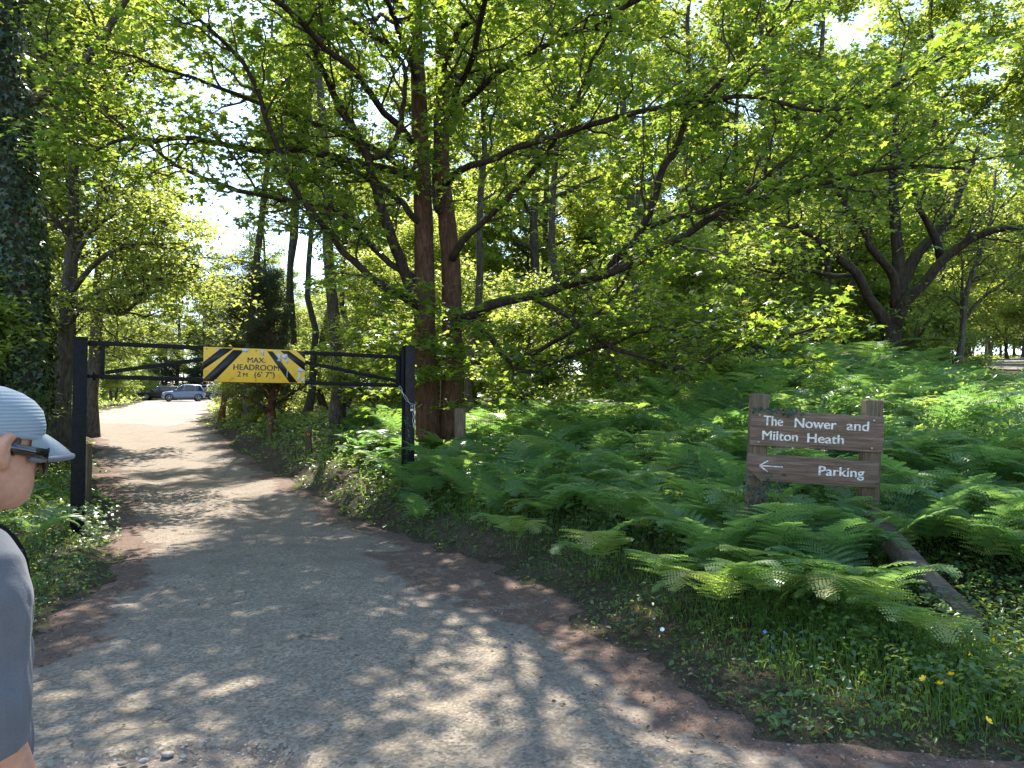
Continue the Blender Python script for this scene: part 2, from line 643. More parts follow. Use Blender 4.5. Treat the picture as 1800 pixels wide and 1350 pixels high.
def gravel_mat(name, c0, c1):
    m, t, p = nmat(name)
    co = objco(t)
    f = noise(t, 7, 8, .7, co)
    g = noise(t, .35, 5, .6, co)
    c = ramp(t, f, [(.3, c0), (.7, c1)])
    c = mixc(t, ramp(t, g, [(.45, (0, 0, 0)), (.65, (.5, .5, .5))]), c, tuple(x * .75 for x in c0))
    t.links.new(c, p.inputs['Base Color'])
    p.inputs['Roughness'].default_value = .9
    bump(t, p, f, .6, .03)
    return m


M['road'] = road_mat()
M['soil'] = soil_mat()
M['gravel'] = gravel_mat('car_park_gravel', (.20, .155, .125), (.31, .25, .21))
M['track'] = gravel_mat('track_gravel', (.16, .14, .12), (.27, .24, .21))
M['stone'] = plain('stone', (.27, .245, .21), .9, 0, .2, 30, .4, 0, .45)

# ------------------------------------------------------------------ terrain
ctrl = np.array([
    (-1, 0, 0), (-1, 4, 0), (-2, 7, 0), (-3.2, 10, 0), (-6, 15, .15), (-9.5, 21, .42), (-16, 33, .85), (-27, 52, 1.5), (-38, 77, 2.4), (-45, 100, 2.9),
    (-6, 6, 0), (-7, 9, .05), (-9.5, 14, .2), (-13, 20, .5), (-20, 30, 1.0), (-35, 40, 1.6), (-60, 60, 2.6), (-20, 5, .3), (-60, 20, 2), (-70, 95, 3.5),
    (1.6, 4, .02), (2.5, 6, .33), (3.4, 6.5, .45), (5, 8, .85), (8.3, 16, 2.2), (10.2, 16, 1.25), (11.2, 16, 1.0), (12.5, 14, .85), (13, 17, 1.3), (14.6, 12, .8), (9.3, 13, 1.15), (-5.6, 17.4, .2), (-7.9, 21.4, .38), (-4.7, 17.4, .25), (-6.9, 21.4, .45), (6.6, 19, 2.3), (3.9, 18, 1.55), (1, 14, .85), (-1, 12.5, .3), (-1.57, 11.2, .06),
    (-2, 15, .55), (-4, 20, .85), (14, 20, 1.9), (28.5, 45, 4.6), (6, 4, .15), (10, 8, .75), (14, 9, .65), (42, 65, 5.9), (10, 30, 3.1), (0, 35, 2.2),
    (-8, 40, 1.9), (20, 70, 5.2), (60, 60, 6.8), (60, 20, 3.8), (40, 5, 1.5), (0, 70, 3.6), (0, 110, 5), (60, 110, 8), (-10, -12, 0), (10, -12, 0),
    (40, -12, .5), (-40, -12, .3), (.62, 5.7, .03), (1.2, 7.2, .2), (0, 9, .12), (.3, 3, 0), (90, 140, 9), (-90, 140, 4), (-90, 0, 2), (90, 0, 3)], float)


def _phi(r2):
    return np.where(r2 > 1e-12, r2 * np.log(r2 + 1e-12), 0)


_n = len(ctrl)
_K = _phi(((ctrl[:, None, :2] - ctrl[None, :, :2]) ** 2).sum(-1)) + np.eye(_n) * .6
_Pm = np.hstack([np.ones((_n, 1)), ctrl[:, :2]])
_A = np.block([[_K, _Pm], [_Pm.T, np.zeros((3, 3))]])
_w = np.linalg.solve(_A, np.concatenate([ctrl[:, 2], np.zeros(3)]))

LY = np.array([(-12, -14), (0, -7), (2.2, -4.2), (3.4, -3.45), (5.4, -3.5), (7, -4.0), (8.7, -4.7), (13, -7.2), (18, -10.2), (23, -13.2), (33, -19.6), (40, -23.5)], float)
RY = np.array([(-12, 30), (0, 24), (2.4, 9), (3.0, 4.0), (3.41, 2.4), (3.7, 1.56), (4.59, 1.07), (5.7, .62), (7.26, 0), (8.95, -1.1), (11, -2.35), (14, -3.95), (21, -7.7), (28, -11.3), (35, -15), (40, -17)], float)


def Lx(y):
    return np.interp(y, LY[:, 0], LY[:, 1])


def Rx(y):
    return np.interp(y, RY[:, 0], RY[:, 1])


CPL = np.array([(33, -20), (40, -23.5), (50, -28), (62, -32.5), (80, -40), (96, -46)], float)
CPR = np.array([(33, -14.6), (40, -16.8), (52, -21.3), (66, -26), (80, -28.5), (96, -33)], float)
TRK = np.array([(15.2, 2), (14.9, 8), (14.8, 14), (15.6, 20), (21.5, 31), (30.2, 45), (43, 62), (62, 84)], float)


def sd_road(x, y):
    n = (vn(x, y, .8, 1) - .5) * .35 + (vn(x, y, .22, 2) - .5) * .20 + (vn(x, y, .07, 20) - .5) * .09
    return np.minimum(x - Lx(y), Rx(y) - x) * .8 + n


def sd_park(x, y):
    l, r = np.interp(y, CPL[:, 0], CPL[:, 1]), np.interp(y, CPR[:, 0], CPR[:, 1])
    s = np.minimum(np.minimum(x - l, r - x), np.minimum(y - 33.5, 94 - y))
    return s + (vn(x, y, 2.0, 3) - .5) * 1.2


_ts = spline(np.column_stack([TRK, np.zeros(len(TRK))]), 60)[:, :2]


def sd_track(x, y):
    x, y = np.asarray(x, float), np.asarray(y, float)
    d = np.full(x.shape, 1e9)
    for p in _ts:
        d = np.minimum(d, (x - p[0]) ** 2 + (y - p[1]) ** 2)
    return 1.55 - np.sqrt(d) + (vn(x, y, .9, 4) - .5) * .4


def g0(x, y):
    x, y = np.asarray(x, float), np.asarray(y, float)
    sh = x.shape
    x, y = x.ravel(), y.ravel()
    out = np.zeros(len(x))
    for k in range(0, len(x), 20000):
        q = np.column_stack([x[k:k + 20000], y[k:k + 20000]])
        r2 = ((q[:, None, :] - ctrl[None, :, :2]) ** 2).sum(-1)
        out[k:k + 20000] = _phi(r2) @ _w[:_n] + _w[_n] + q @ _w[_n + 1:]
    return out.reshape(sh)


def g(x, y):
    x, y = np.asarray(x, float), np.asarray(y, float)
    s = sd_road(x, y)
    lip = sstep(6.5, 10, y) * (1 - sstep(24, 32, y)) * .20 * sstep(.05, .45, -s)
    lip += .05 * sstep(0, .4, -s) * (y < 34)
    return g0(x, y) + lip + (vn(x, y, 1.3, 5) - .5) * .05 * sstep(0, .5, -s)


def gz(x, y):
    return float(g(np.array([x]), np.array([y]))[0])


def stretch(lo, hi, c, n, k):
    a, b = np.arcsinh((lo - c) / k), np.arcsinh((hi - c) / k)
    return c + k * np.sinh(np.linspace(a, b, n))


gx, gy = stretch(-110, 110, -2, 300, 4), stretch(-12, 150, 8, 320, 6)
GX, GY = np.meshgrid(gx, gy)
GZ = g(GX, GY)
GZ -= .07 * sstep(.12, .5, sd_road(GX, GY)) * (GY < 37) + .10 * sstep(.1, .9, sd_park(GX, GY)) + .08 * sstep(.1, .5, sd_track(GX, GY))


def grid_faces(ny, nx):
    i, j = np.meshgrid(np.arange(ny - 1), np.arange(nx - 1), indexing='ij')
    a = i * nx + j
    return np.stack([a, a + 1, a + nx + 1, a + nx], -1).reshape(-1, 4)


tag(mesh('ground', np.stack([GX, GY, GZ], -1), grid_faces(*GX.shape), M['soil'], smooth=True), kind='structure')

# road: asphalt apron running into a rutted dirt drive
ry = np.concatenate([np.linspace(-6, 2.6, 40, endpoint=False), np.linspace(2.6, 9, 330, endpoint=False), np.linspace(9, 18, 200, endpoint=False), np.linspace(18, 37, 170)])
ru = np.linspace(-.06, 1.06, 240)
RYY, RU = np.meshgrid(ry, ru, indexing='ij')
near = RYY < 2.9
RXX = Lx(RYY) + (np.minimum(Rx(RYY), 14) - Lx(RYY)) * RU
sd = sd_road(RXX, RYY)
apr = np.array([(2.2, -6, 5.0), (3.0, -3.2, 1.6), (3.58, -2.75, .85), (4.4, -2.75, .25), (5.2, -2.85, -.05), (6.2, -2.95, -.75), (7.2, -3.3, -1.35), (9.3, -3.9, -2.3), (10, -3.4, -2.9)])
al, ar = np.interp(RYY, apr[:, 0], apr[:, 1]), np.interp(RYY, apr[:, 0], apr[:, 2])
asd = np.minimum(RXX - al, ar - RXX) + (vn(RXX, RYY, .5, 6) - .5) * .30 + (vn(RXX, RYY, .12, 7) - .5) * .12
asph = sstep(-.1, .14, asd) * (1 - sstep(7.0, 9.6, RYY + (vn(RXX, RYY, .7, 8) - .5) * 2))
# the broken patch close to the camera
hx, hy = (RXX + 1.55) / .62, (RYY - 3.38 - (RXX + 1.55) * .10) / .20
hole = 1 - (hx * hx + hy * hy) + (vn(RXX, RYY, .10, 9) - .5) * .5 + (vn(RXX, RYY, .3, 10) - .5) * .5
hm = sstep(-.05, .40, hole)
asph *= 1 - hm
edge = np.maximum(1 - sstep(.05, .75, sd), .62 * (1 - sstep(-.35, -.02, asd)) * (RYY < 8.5) * (RXX > -2)) * (1 - sstep(20, 34, RYY) * .6)
edge = np.clip(edge, 0, 1) * (1 - hm)
RZ = g0(RXX, RYY) + .012 - .22 * sstep(.12, -.25, sd) * 1.0
RZ += asph * .022 + (vn(RXX, RYY, 1.1, 11) - .5) * .035 * sstep(.1, .6, sd) + (vn(RXX, RYY, .28, 12) - .5) * .016 + (vn(RXX, RYY, .09, 13) - .5) * .009 * (1 - asph * .8)
RZ -= hm * .022
u0 = (RXX - Lx(RYY)) / (Rx(RYY) - Lx(RYY))
rut = np.exp(-((u0 - .30) / .09) ** 2) + np.exp(-((u0 - .68) / .09) ** 2)
RZ -= rut * .045 * sstep(8, 12, RYY)
tag(mesh('road', np.stack([RXX, RYY, RZ], -1), grid_faces(*RXX.shape), M['road'], smooth=True,
         attrs={'asph': asph.ravel(), 'edge': edge.ravel()}), kind='structure')

# car park
py_ = np.linspace(33, 95, 120)
PU = np.linspace(-.05, 1.05, 70)
PY, PUU = np.meshgrid(py_, PU, indexing='ij')
pl, pr = np.interp(PY, CPL[:, 0], CPL[:, 1]), np.interp(PY, CPR[:, 0], CPR[:, 1])
PX = pl + (pr - pl) * PUU
sp = sd_park(PX, PY)
PZ = g0(PX, PY) + .02 - .35 * sstep(.25, -.6, sp) + (vn(PX, PY, 1.5, 14) - .5) * .05
tag(mesh('car_park', np.stack([PX, PY, PZ], -1), grid_faces(*PX.shape), M['gravel'], smooth=True), kind='structure')

# track on the right
tt = spline(np.column_stack([TRK, np.zeros(len(TRK))]), 120)
tv = np.gradient(tt, axis=0)
tn = norm(np.column_stack([tv[:, 1], -tv[:, 0], np.zeros(len(tt))]))
tw = np.linspace(-1.9, 1.9, 24)
TX = tt[:, None, 0] + tn[:, None, 0] * tw[None]
TY = tt[:, None, 1] + tn[:, None, 1] * tw[None]
TZ = g0(TX, TY) + .03 - .25 * sstep(1.35, 1.85, np.abs(tw))[None] + (vn(TX, TY, .7, 15) - .5) * .05
tag(mesh('track', np.stack([TX, TY, TZ], -1), grid_faces(*TX.shape)[:, ::-1], M['track'], smooth=True), kind='structure')

# ------------------------------------------------------------------ trees
def proj(p):
    p = np.asarray(p, float)
    y = p[..., 1] * cos(PITCH) + (p[..., 2] - CAM_H) * sin(PITCH)
    z = -p[..., 1] * sin(PITCH) + (p[..., 2] - CAM_H) * cos(PITCH)
    return 900 + F_PX * p[..., 0] / y, 675 - F_PX * z / y


def plen(p):
    return np.linalg.norm(np.diff(p, axis=0), axis=1).sum()


def tree_parts(seed, H=15., r0=.22, base=.25, nl=16, L=3.6, nb=6, nt=5, m=26, size=.13, tmpl=None, up=.25, spread=.16, lean=(0, 0),
               sides=8, shrink=.45, flat=.35, twig_tubes=False, curve=.1, tilt=.45, wob=.05, fork=0, top=1.0, drop=.03):
    rng = np.random.default_rng(seed)
    tmpl = tmpl or rhomb_leaf()
    s = np.linspace(0, 1, 14)
    tr = np.column_stack([lean[0] * s ** 1.4 * H, lean[1] * s ** 1.4 * H, s * H])
    w = np.cumsum(rng.standard_normal((14, 2)) * H * .007, axis=0)
    w[0] = 0
    tr[:, :2] += w
    rad = r0 * (1 - .8 * s) + r0 * .45 * np.exp(-s * H / .35)
    parts = [tube(tr, rad, max(10, sides), .05, rng)]
    tr0 = np.vstack([tr[:1] - (0, 0, .4), tr])
    parts[0] = tube(tr0, np.r_[rad[0] * 1.15, rad], 12, .05, rng)
    A, R = tr[None], rad[None]
    lb, lr = kids(A, R, nl, base, top, L, .3, .95, up, flat, curve, 8, .6, r0 * .5, shrink, wob, rng)
    parts.append(btubes(lb, lr, 6))
    bb, br = kids(lb, lr, nb, .2, 1, L * .46, .6, .8, .05, .5, .05, 5, .6, .05, .4, wob, rng)
    parts.append(btubes(bb, br, 4))
    tw, trr = kids(bb, br, nt, .2, 1, L * .2, .6, .8, .03, .4, -.05, 4, .6, .012, .3, .05, rng)
    if twig_tubes:
        parts.append(btubes(tw, np.maximum(trr, .004), 3))
    LV, LF, rn = leaves_on(tw, m, size, tmpl, spread, drop, .1, tilt, 1.0, rng)
    return cat(parts), (LV, LF, rn)


def put_tree(name, label, catg, loc, parts, bark, leaf, group=None, rotz=0, trunk='trunk', crown='crown', tlabel=None):
    root = thing(name, label, catg, loc, (0, 0, rotz), group)
    (V, Fs), (LV, LF, rn) = parts
    mesh(trunk, V, Fs, bark, root, True)
    mesh(crown, LV, LF, leaf, root, False, {'rnd': rn})
    return root


def base_at(px, d, dz=0.0):
    x = X(px, d)
    return (x, d, gz(x, d) + dz)


# ---- the big twin-stemmed sycamore behind the barrier
TD = 13.2
tb = np.array(base_at(772, TD))
syc = thing('sycamore_tree', 'big sycamore with two reddish brown trunks and long bare limbs behind the steel barrier', 'tree', tb)


def rel(px_list, d0, d1, n=22, curve=1.0):
    k = len(px_list)
    ds = d0 + (d1 - d0) * (np.linspace(0, 1, k) ** curve)
    return spline([P(a, b, d) for (a, b), d in zip(px_list, ds)], n) - tb


tA = rel([(752, 800), (752, 760), (746, 640), (745, 480), (742, 350), (738, 250), (734, 130), (730, 40), (726, -120), (722, -330), (716, -560)], TD, TD, 34)
tB = rel([(790, 800), (790, 760), (793, 650), (792, 480), (784, 380), (776, 300), (777, 180), (775, 90), (778, -40), (784, -220), (796, -470)], TD + .15, TD + .3, 34)
for pts, r in ((tA, .235), (tB, .225)):
    s = np.linspace(0, 1, len(pts))
    V, Fs = tube(pts, r * (1 - .72 * s) + .12 * np.exp(-s * 22), 18, .05)
    mesh('trunk', V, Fs, M['bark_red'] if False else M['bark'], syc, True)

LIMBS = [  # pixel path, depth at the root, depth at the tip, root radius
    ([(730, 528), (705, 460), (685, 410), (655, 318), (638, 268), (605, 205), (572, 140), (545, 75), (520, 10), (495, -80)], 13.2, 11.2, .13),
    ([(735, 540), (710, 520), (650, 480), (595, 425), (540, 360), (505, 300), (470, 210), (445, 155), (400, 95), (350, 55), (300, 10)], 13.1, 10.0, .085),
    ([(740, 322), (685, 300), (625, 295), (565, 280), (500, 275), (440, 270), (380, 265), (320, 258), (260, 265), (215, 262), (170, 270), (120, 283)], 13.2, 10.5, .085),
    ([(742, 400), (728, 380), (700, 345), (655, 315), (600, 290), (540, 262), (490, 225), (455, 170), (430, 110)], 13.2, 11.8, .08),
    ([(742, 510), (722, 480), (695, 462), (655, 420), (625, 385), (585, 365), (530, 357), (470, 345), (420, 335), (380, 320), (330, 300), (280, 270), (225, 235), (180, 190)], 13.3, 11.0, .075),
    ([(640, 272), (660, 275), (690, 250), (707, 205), (710, 160), (705, 120), (668, 65), (640, 10), (610, -60)], 12.4, 11.6, .07),
    ([(782, 322), (810, 300), (850, 288), (900, 268), (975, 245), (1025, 225), (1100, 215), (1175, 200), (1275, 178), (1335, 180), (1400, 190), (1475, 195), (1575, 190)], 13.3, 9.2, .08),
    ([(795, 455), (812, 428), (850, 395), (900, 345), (945, 300), (985, 255), (1020, 205), (1050, 140), (1085, 70), (1120, -20)], 13.2, 11.4, .085),
    ([(795, 575), (850, 542), (900, 527), (960, 515), (1010, 497), (1040, 485), (1080, 472), (1120, 455), (1180, 430), (1230, 395), (1290, 360), (1350, 345), (1420, 330), (1500, 310), (1580, 298), (1680, 300)], 13.3, 9.0, .115),
    ([(1070, 478), (1085, 455), (1125, 415), (1145, 365), (1165, 310), (1190, 265), (1210, 220), (1240, 175), (1270, 145), (1315, 100), (1350, 60), (1390, 10), (1420, -60)], 11.9, 10.0, .085),
    ([(1135, 400), (1180, 385), (1250, 365), (1315, 340), (1380, 280), (1440, 250), (1520, 190), (1610, 135), (1720, 80)], 11.6, 8.8, .055),
    ([(930, 520), (985, 550), (1025, 575), (1065, 605), (1120, 615), (1170, 630), (1230, 620), (1270, 600), (1330, 575), (1390, 572), (1440, 545)], 12.6, 10.8, .06),
    ([(795, 540), (853, 583), (880, 613), (907, 637), (933, 630), (987, 603), (1033, 577), (1060, 553), (1080, 533), (1110, 500), (1140, 440)], 13.3, 12.0, .075),
    ([(900, 640), (940, 662), (965, 648), (1000, 637), (1053, 627), (1120, 600), (1190, 590), (1260, 570)], 12.9, 11.4, .06),
    ([(736, 150), (700, 60), (680, 0), (640, -90), (590, -170)], 13.2, 10.2, .07),
    ([(777, 120), (820, 60), (870, 10), (940, -60), (1020, -120)], 13.3, 10.4, .07),
    ([(779, 330), (768, 370), (755, 330), (752, 250), (765, 170), (800, 100), (850, 20)], 13.2, 12.0, .05),
]
limbs = []
for path, d0, d1, r in LIMBS:
    p = rel(path, d0, d1, 26, .9)
    s = np.linspace(0, 1, len(p))
    q = p + np.cumsum(RNG.standard_normal(p.shape) * .020, axis=0) * np.minimum(1, s * 5)[:, None]
    rr = .80 * r * (1 - .78 * s) + .004
    V, Fs = tube(q, rr, 10, .06)
    mesh('limb', V, Fs, M['bark_limb'], syc, True)
    limbs.append((q, rr))
# limbs higher up and towards the camera, for the canopy over the drive
for k, (z, az, ln, el) in enumerate([(5.6, -150, 5.5, 22), (6.4, -115, 6.5, 20), (7.2, -75, 6.5, 18), (6.9, -40, 6.8, 16), (8.2, -165, 6.5, 25), (8.8, -130, 6.8, 22), (9.5, -95, 6.5, 25),
                                     (9.2, -55, 6.5, 20), (9.9, -20, 6.2, 24), (10.6, 20, 5.2, 30), (10.4, 160, 5.5, 30), (11.2, -110, 5.0, 40), (11.6, -40, 5.0, 40), (8.0, 75, 5, 25), (8.6, 120, 5, 25), (12, 60, 4, 45)]):
    src = tA if (az < -90 or az > 90) else tB
    i = int(np.argmin(np.abs(src[:, 2] + tb[2] - z)))
    a, e = radians(az), radians(el)
    s = np.linspace(0, 1, 14)
    d = np.array((cos(a) * cos(e), sin(a) * cos(e), sin(e)))
    q = src[i] + np.outer(s * ln, d) + np.column_stack([0 * s, 0 * s, -.12 * ln * s ** 2]) + np.cumsum(RNG.standard_normal((14, 3)) * .05, axis=0) * (s > 0)[:, None]
    rr = .06 * (1 - .8 * s) + .004
    V, Fs = tube(q, rr, 8, .06)
    mesh('limb', V, Fs, M['bark_limb'], syc, True)
    limbs.append((q, rr))

tubes_, leafparts = [], []
GAPS = [(275, 340, 50, 45, .7), (415, 420, 50, 55, .8), (345, 375, 50, 34, .4), (660, 330, 30, 60, .35)]
for li, (q, rr) in enumerate(limbs):
    ln = plen(q)
    a, r = kids(q[None], rr[None], max(6, int(ln * 3.0)), .16, 1.0, 1.5, .75, .75, .12, .5, .05, 8, .6, .022, .35, .06)
    a2, r2 = kids(a, r, 5, .15, 1.0, .75, .7, .75, .05, .4, .0, 6, .6, .010, .35, .06)
    tubes_ += [btubes(a, np.maximum(r, .005), 5), btubes(a2, np.maximum(r2, .003), 3)]
    tws = np.concatenate([a[:, 3:][:, :5], a2[:, 1:]])
    mid = tws[:, 2] + tb
    ppx, ppy = proj(mid)
    keep = np.ones(len(tws), bool)
    for (cx, cyy, ax, ay, pr_) in GAPS:
        keep &= ~((((ppx - cx) / ax) ** 2 + ((ppy - cyy) / ay) ** 2 < 1) & (RNG.random(len(tws)) < pr_))
    tws = tws[keep]
    leafparts.append(leaves_on(tws, 13 if li < len(LIMBS) else 10, .145, lobed_leaf(), .13, .05, .1, .38))
# drooping sprays of leaf round the stems near the barrier post
lo = []
for k in range(84):
    px_, py_k = RNG.uniform(560, 1250), RNG.uniform(480, 690)
    d = RNG.uniform(11.9, 13.0)
    if k >= 50:
        px_, py_k, d = RNG.uniform(620, 880), RNG.uniform(490, 740), RNG.uniform(12.2, 12.75)
    p0 = P(px_, py_k, d) - tb
    an = RNG.uniform(0, 2 * pi)
    s = np.linspace(0, 1, 6)
    lo.append(p0 + np.outer(s * RNG.uniform(.4, .9), (cos(an), sin(an) * .6, -.05)))
lo = np.array(lo)
tubes_.append(btubes(lo, np.full(lo.shape[:2], .005), 3))
leafparts.append(leaves_on(lo, 30, .165, lobed_leaf(), .16, .05, 0, .3))
mesh('twigs', *cat(tubes_), M['twig'], syc, False)
n0, LVs, LFs, RNs = 0, [], [], []
for V, Fl, rn in leafparts:
    LVs.append(V)
    LFs += [f + n0 for f in Fl]
    RNs.append(rn)
    n0 += len(V)
mesh('crown', np.concatenate(LVs), LFs, M['sycamore'], syc, False, {'rnd': np.concatenate(RNs)})
print('sycamore leaves', sum(len(r) for r in RNs) // 10)


# ---- spreading multi-stemmed tree on the bank, right
def traced_tree(name, label, base_px, d, trunks, leafmat, bark, nkid=2.2, L1=1.5, L2=.7, m=12, size=.10, tmpl=None, spread=.15, part='limb', sides=10, t0=.25):
    b = np.array(base_at(base_px, d))
    root = thing(name, label, 'tree', b)
    tubes, lp = [], []
    for k, (path, d1, r, leafy) in enumerate(trunks):
        ds = np.linspace(d, d1, len(path))
        q = spline([P(a, c, e) for (a, c), e in zip(path, ds)], 22) - b
        s = np.linspace(0, 1, 22)
        if k == 0:
            q[0, 2] = min(q[0, 2], -.3)
        rr = r * (1 - .7 * s) + (.35 * r * np.exp(-s * 12) if k == 0 else 0) + .004
        V, Fs = tube(q, rr, 14 if k == 0 else sides, .06)
        mesh('trunk' if k == 0 else part, V, Fs, bark, root, True)
        if leafy > 0:
            a, r1 = kids(q[None], rr[None], max(5, int(plen(q) * nkid * leafy)), t0, 1, L1, .7, .8, .15, .5, .03, 7, .6, .025, .3, .07)
            a2, r2 = kids(a, r1, 5, .15, 1, L2, .7, .75, .05, .5, 0, 5, .6, .010, .3, .07)
            tubes += [btubes(a, np.maximum(r1, .005), 4), btubes(a2, np.maximum(r2, .003), 3)]
            lp.append(leaves_on(np.concatenate([a[:, 2:], a2]), m, size, tmpl or rhomb_leaf(), spread, .03, .1, .45))
    mesh('twigs', *cat(tubes), M['twig'], root, False)
    n0, LV, LF, RN = 0, [], [], []
    for V, Fl, rn in lp:
        LV.append(V)
        LF += [f + n0 for f in Fl]
        RN.append(rn)
        n0 += len(V)
    mesh('crown', np.concatenate(LV), LF, leafmat, root, False, {'rnd': np.concatenate(RN)})
    return root


traced_tree('spreading_tree', 'low forked tree with crooked spreading limbs standing in bracken beside the side track', 1568, 16.0, [
    ([(1566, 660), (1567, 620), (1568, 590), (1572, 560), (1578, 530)], 16, .27, 0),
    ([(1563, 600), (1552, 560), (1528, 525), (1505, 480), (1470, 452), (1445, 430), (1410, 405), (1360, 390)], 14.8, .13, 1.2),
    ([(1572, 580), (1592, 530), (1625, 498), (1655, 460), (1700, 425), (1745, 405), (1800, 400), (1860, 395)], 14.6, .13, 1.2),
    ([(1655, 462), (1648, 430), (1632, 395), (1615, 365), (1600, 320), (1580, 260)], 15, .09, 1.2),
    ([(1575, 540), (1572, 490), (1548, 455), (1530, 435), (1515, 400), (1480, 350), (1450, 290)], 15.5, .11, 1.2),
    ([(1578, 535), (1590, 490), (1610, 450), (1640, 415), (1670, 380), (1690, 330), (1720, 260)], 16.4, .15, 1.2),
    ([(1578, 540), (1580, 470), (1575, 400), (1570, 320), (1575, 220), (1580, 120)], 16.5, .15, 1.3),
    ([(1570, 612), (1595, 605), (1612, 595), (1625, 580)], 15.6, .05, .5),
    ([(1505, 482), (1470, 485), (1420, 475), (1370, 480), (1320, 470)], 14.2, .05, 1.4)],
    M['oak'], M['bark_limb'], 2.3, 1.4, .7, 12, .105, t0=.45)
traced_tree('slim_tree', 'slim pale sapling leaning and forking at the edge of the side track', 1680, 17.5, [
    ([(1678, 655), (1690, 610), (1694, 560), (1700, 510), (1718, 460), (1732, 420), (1745, 370), (1750, 300)], 17.2, .075, 1),
    ([(1698, 560), (1720, 530), (1760, 500), (1800, 465), (1850, 430)], 16.8, .04, 1),
    ([(1694, 580), (1690, 540), (1692, 480), (1690, 440)], 17.6, .04, .8)],
    M['pale'], M['bark_grey'], 2.5, 1.1, .55, 14, .09)
# ---- ivy-clad trunk on the far left edge
ivb = np.array(base_at(28, 12.2))
ivt = thing('ivy_clad_tree', 'thick trunk smothered in dark glossy ivy at the verge beyond the capped person', 'tree', ivb)
s = np.linspace(0, 1, 20)
ip = np.column_stack([-.25 * s * 2 + .1 * np.sin(s * 7), .1 * np.sin(s * 5), s * 13 - .3])
ir = .26 * (1 - .6 * s) + .12 * np.exp(-s * 14)
mesh('trunk', *tube(ip, ir, 14, .08), M['bark_grey'], ivt, True)
n = 11000
u = RNG.random(n) ** 1.15 * .72
i = u * 19
k0 = i.astype(int)
fr = (i - k0)[:, None]
c = ip[k0] * (1 - fr) + ip[np.minimum(k0 + 1, 19)] * fr
an = RNG.uniform(0, 2 * pi, n)
lump = .03 + .26 * vn(an * 1.5, c[:, 2], .8, 21) * sstep(0, .2, u) + .12 * RNG.random(n)
rad = np.interp(u, s, ir) + lump
pos = c + np.column_stack([np.cos(an) * rad, np.sin(an) * rad, RNG.normal(0, .06, n)])
out = np.column_stack([np.cos(an), np.sin(an), np.full(n, .35)])
V, Fl, rn = scatter(star_leaf(), pos, out + RNG.standard_normal((n, 3)) * .4, np.column_stack([RNG.normal(0, .4, n), RNG.normal(0, .4, n), -np.ones(n)]), RNG.uniform(.08, .16, n))
mesh('ivy', V, Fl, M['dark'], ivt, False, {'rnd': rn})
lb, lr = kids(ip[None], ir[None], 16, .45, 1, 4.2, .4, .9, .2, .35, .08, 9, .5, .09, .3, .05)
bb, br = kids(lb, lr, 7, .2, 1, 1.7, .65, .75, .05, .5, 0, 6, .6, .03, .3, .06)
tw, tr_ = kids(bb, br, 5, .1, 1, .8, .65, .7, 0, .4, 0, 4, .6, .01, .3, .06)
mesh('limb', *cat([btubes(lb, lr, 7), btubes(bb, br, 4), btubes(tw, np.maximum(tr_, .004), 3)]), M['bark_grey'], ivt, False)
V, Fl, rn = leaves_on(tw, 22, .12, star_leaf(), .14, .04)
mesh('crown', V, Fl, M['oak'], ivt, False, {'rnd': rn})

# ---- leafy tree just beyond the near barrier post, low arching boughs
traced_tree('arching_tree', 'leaf-speckled trunk with low arching boughs beyond the barrier post next to the cap brim', 100, 15.2, [
    ([(100, 738), (104, 690), (112, 640), (118, 580), (122, 500), (128, 420), (130, 330), (128, 220)], 15.2, .22, .5),
    ([(118, 575), (135, 550), (160, 542), (190, 546), (215, 552), (240, 530), (262, 500), (300, 480)], 13.6, .06, 1.5),
    ([(120, 520), (160, 470), (200, 440), (245, 428), (300, 440), (350, 470)], 13.8, .06, 1.5),
    ([(125, 470), (150, 420), (185, 385), (225, 365), (262, 372), (300, 400)], 14.2, .055, 1.2),
    ([(122, 545), (160, 520), (210, 500), (270, 492), (330, 500), (375, 530)], 15.5, .06, 1.5),
    ([(128, 420), (90, 380), (50, 350), (0, 330)], 14, .06, 1.2),
    ([(118, 590), (90, 560), (50, 550), (10, 570)], 14, .05, 1.2),
    ([(110, 620), (150, 605), (190, 610), (230, 590), (270, 600)], 16, .05, 1.4),
    ([(126, 440), (160, 380), (190, 330), (205, 290), (215, 230)], 15.8, .06, .7),
    ([(128, 300), (150, 240), (190, 180), (230, 120), (260, 60)], 15, .06, 1.2),
    ([(128, 260), (100, 200), (80, 120), (70, 40)], 15, .06, 1.2)],
    M['pale'], M['bark_grey'], 4.6, 1.2, .65, 22, .09)

# ---- woodland: a few grown kinds, copied
KINDS = {}


def kind(key, name, label, catg, parts, bark, leaf, trunk='trunk'):
    KINDS[key] = [put_tree(name, label, catg, (0, 0, -50), parts, bark, leaf, trunk=trunk), 0]


def plant(key, px, d, scale=1.0, rot=None, label=None, group=None, dz=0.0, name=None, at=None):
    src, used = KINDS[key]
    loc = at if at is not None else base_at(px, d, dz)
    if at is not None and len(at) == 2:
        loc = (at[0], at[1], gz(*at) + dz)
    rot = RNG.uniform(0, 6.28) if rot is None else rot
    if used == 0:
        KINDS[key][1] = 1
        o = src
        o.location, o.rotation_euler = loc, (0, 0, rot)
        o.scale = (scale,) * 3 if not isinstance(scale, tuple) else scale
        if label:
            o['label'] = label
        if group:
            o['group'] = group
    else:
        o = dup(src, loc, rot, scale, label, group)
    if name:
        o.name = name
    return o


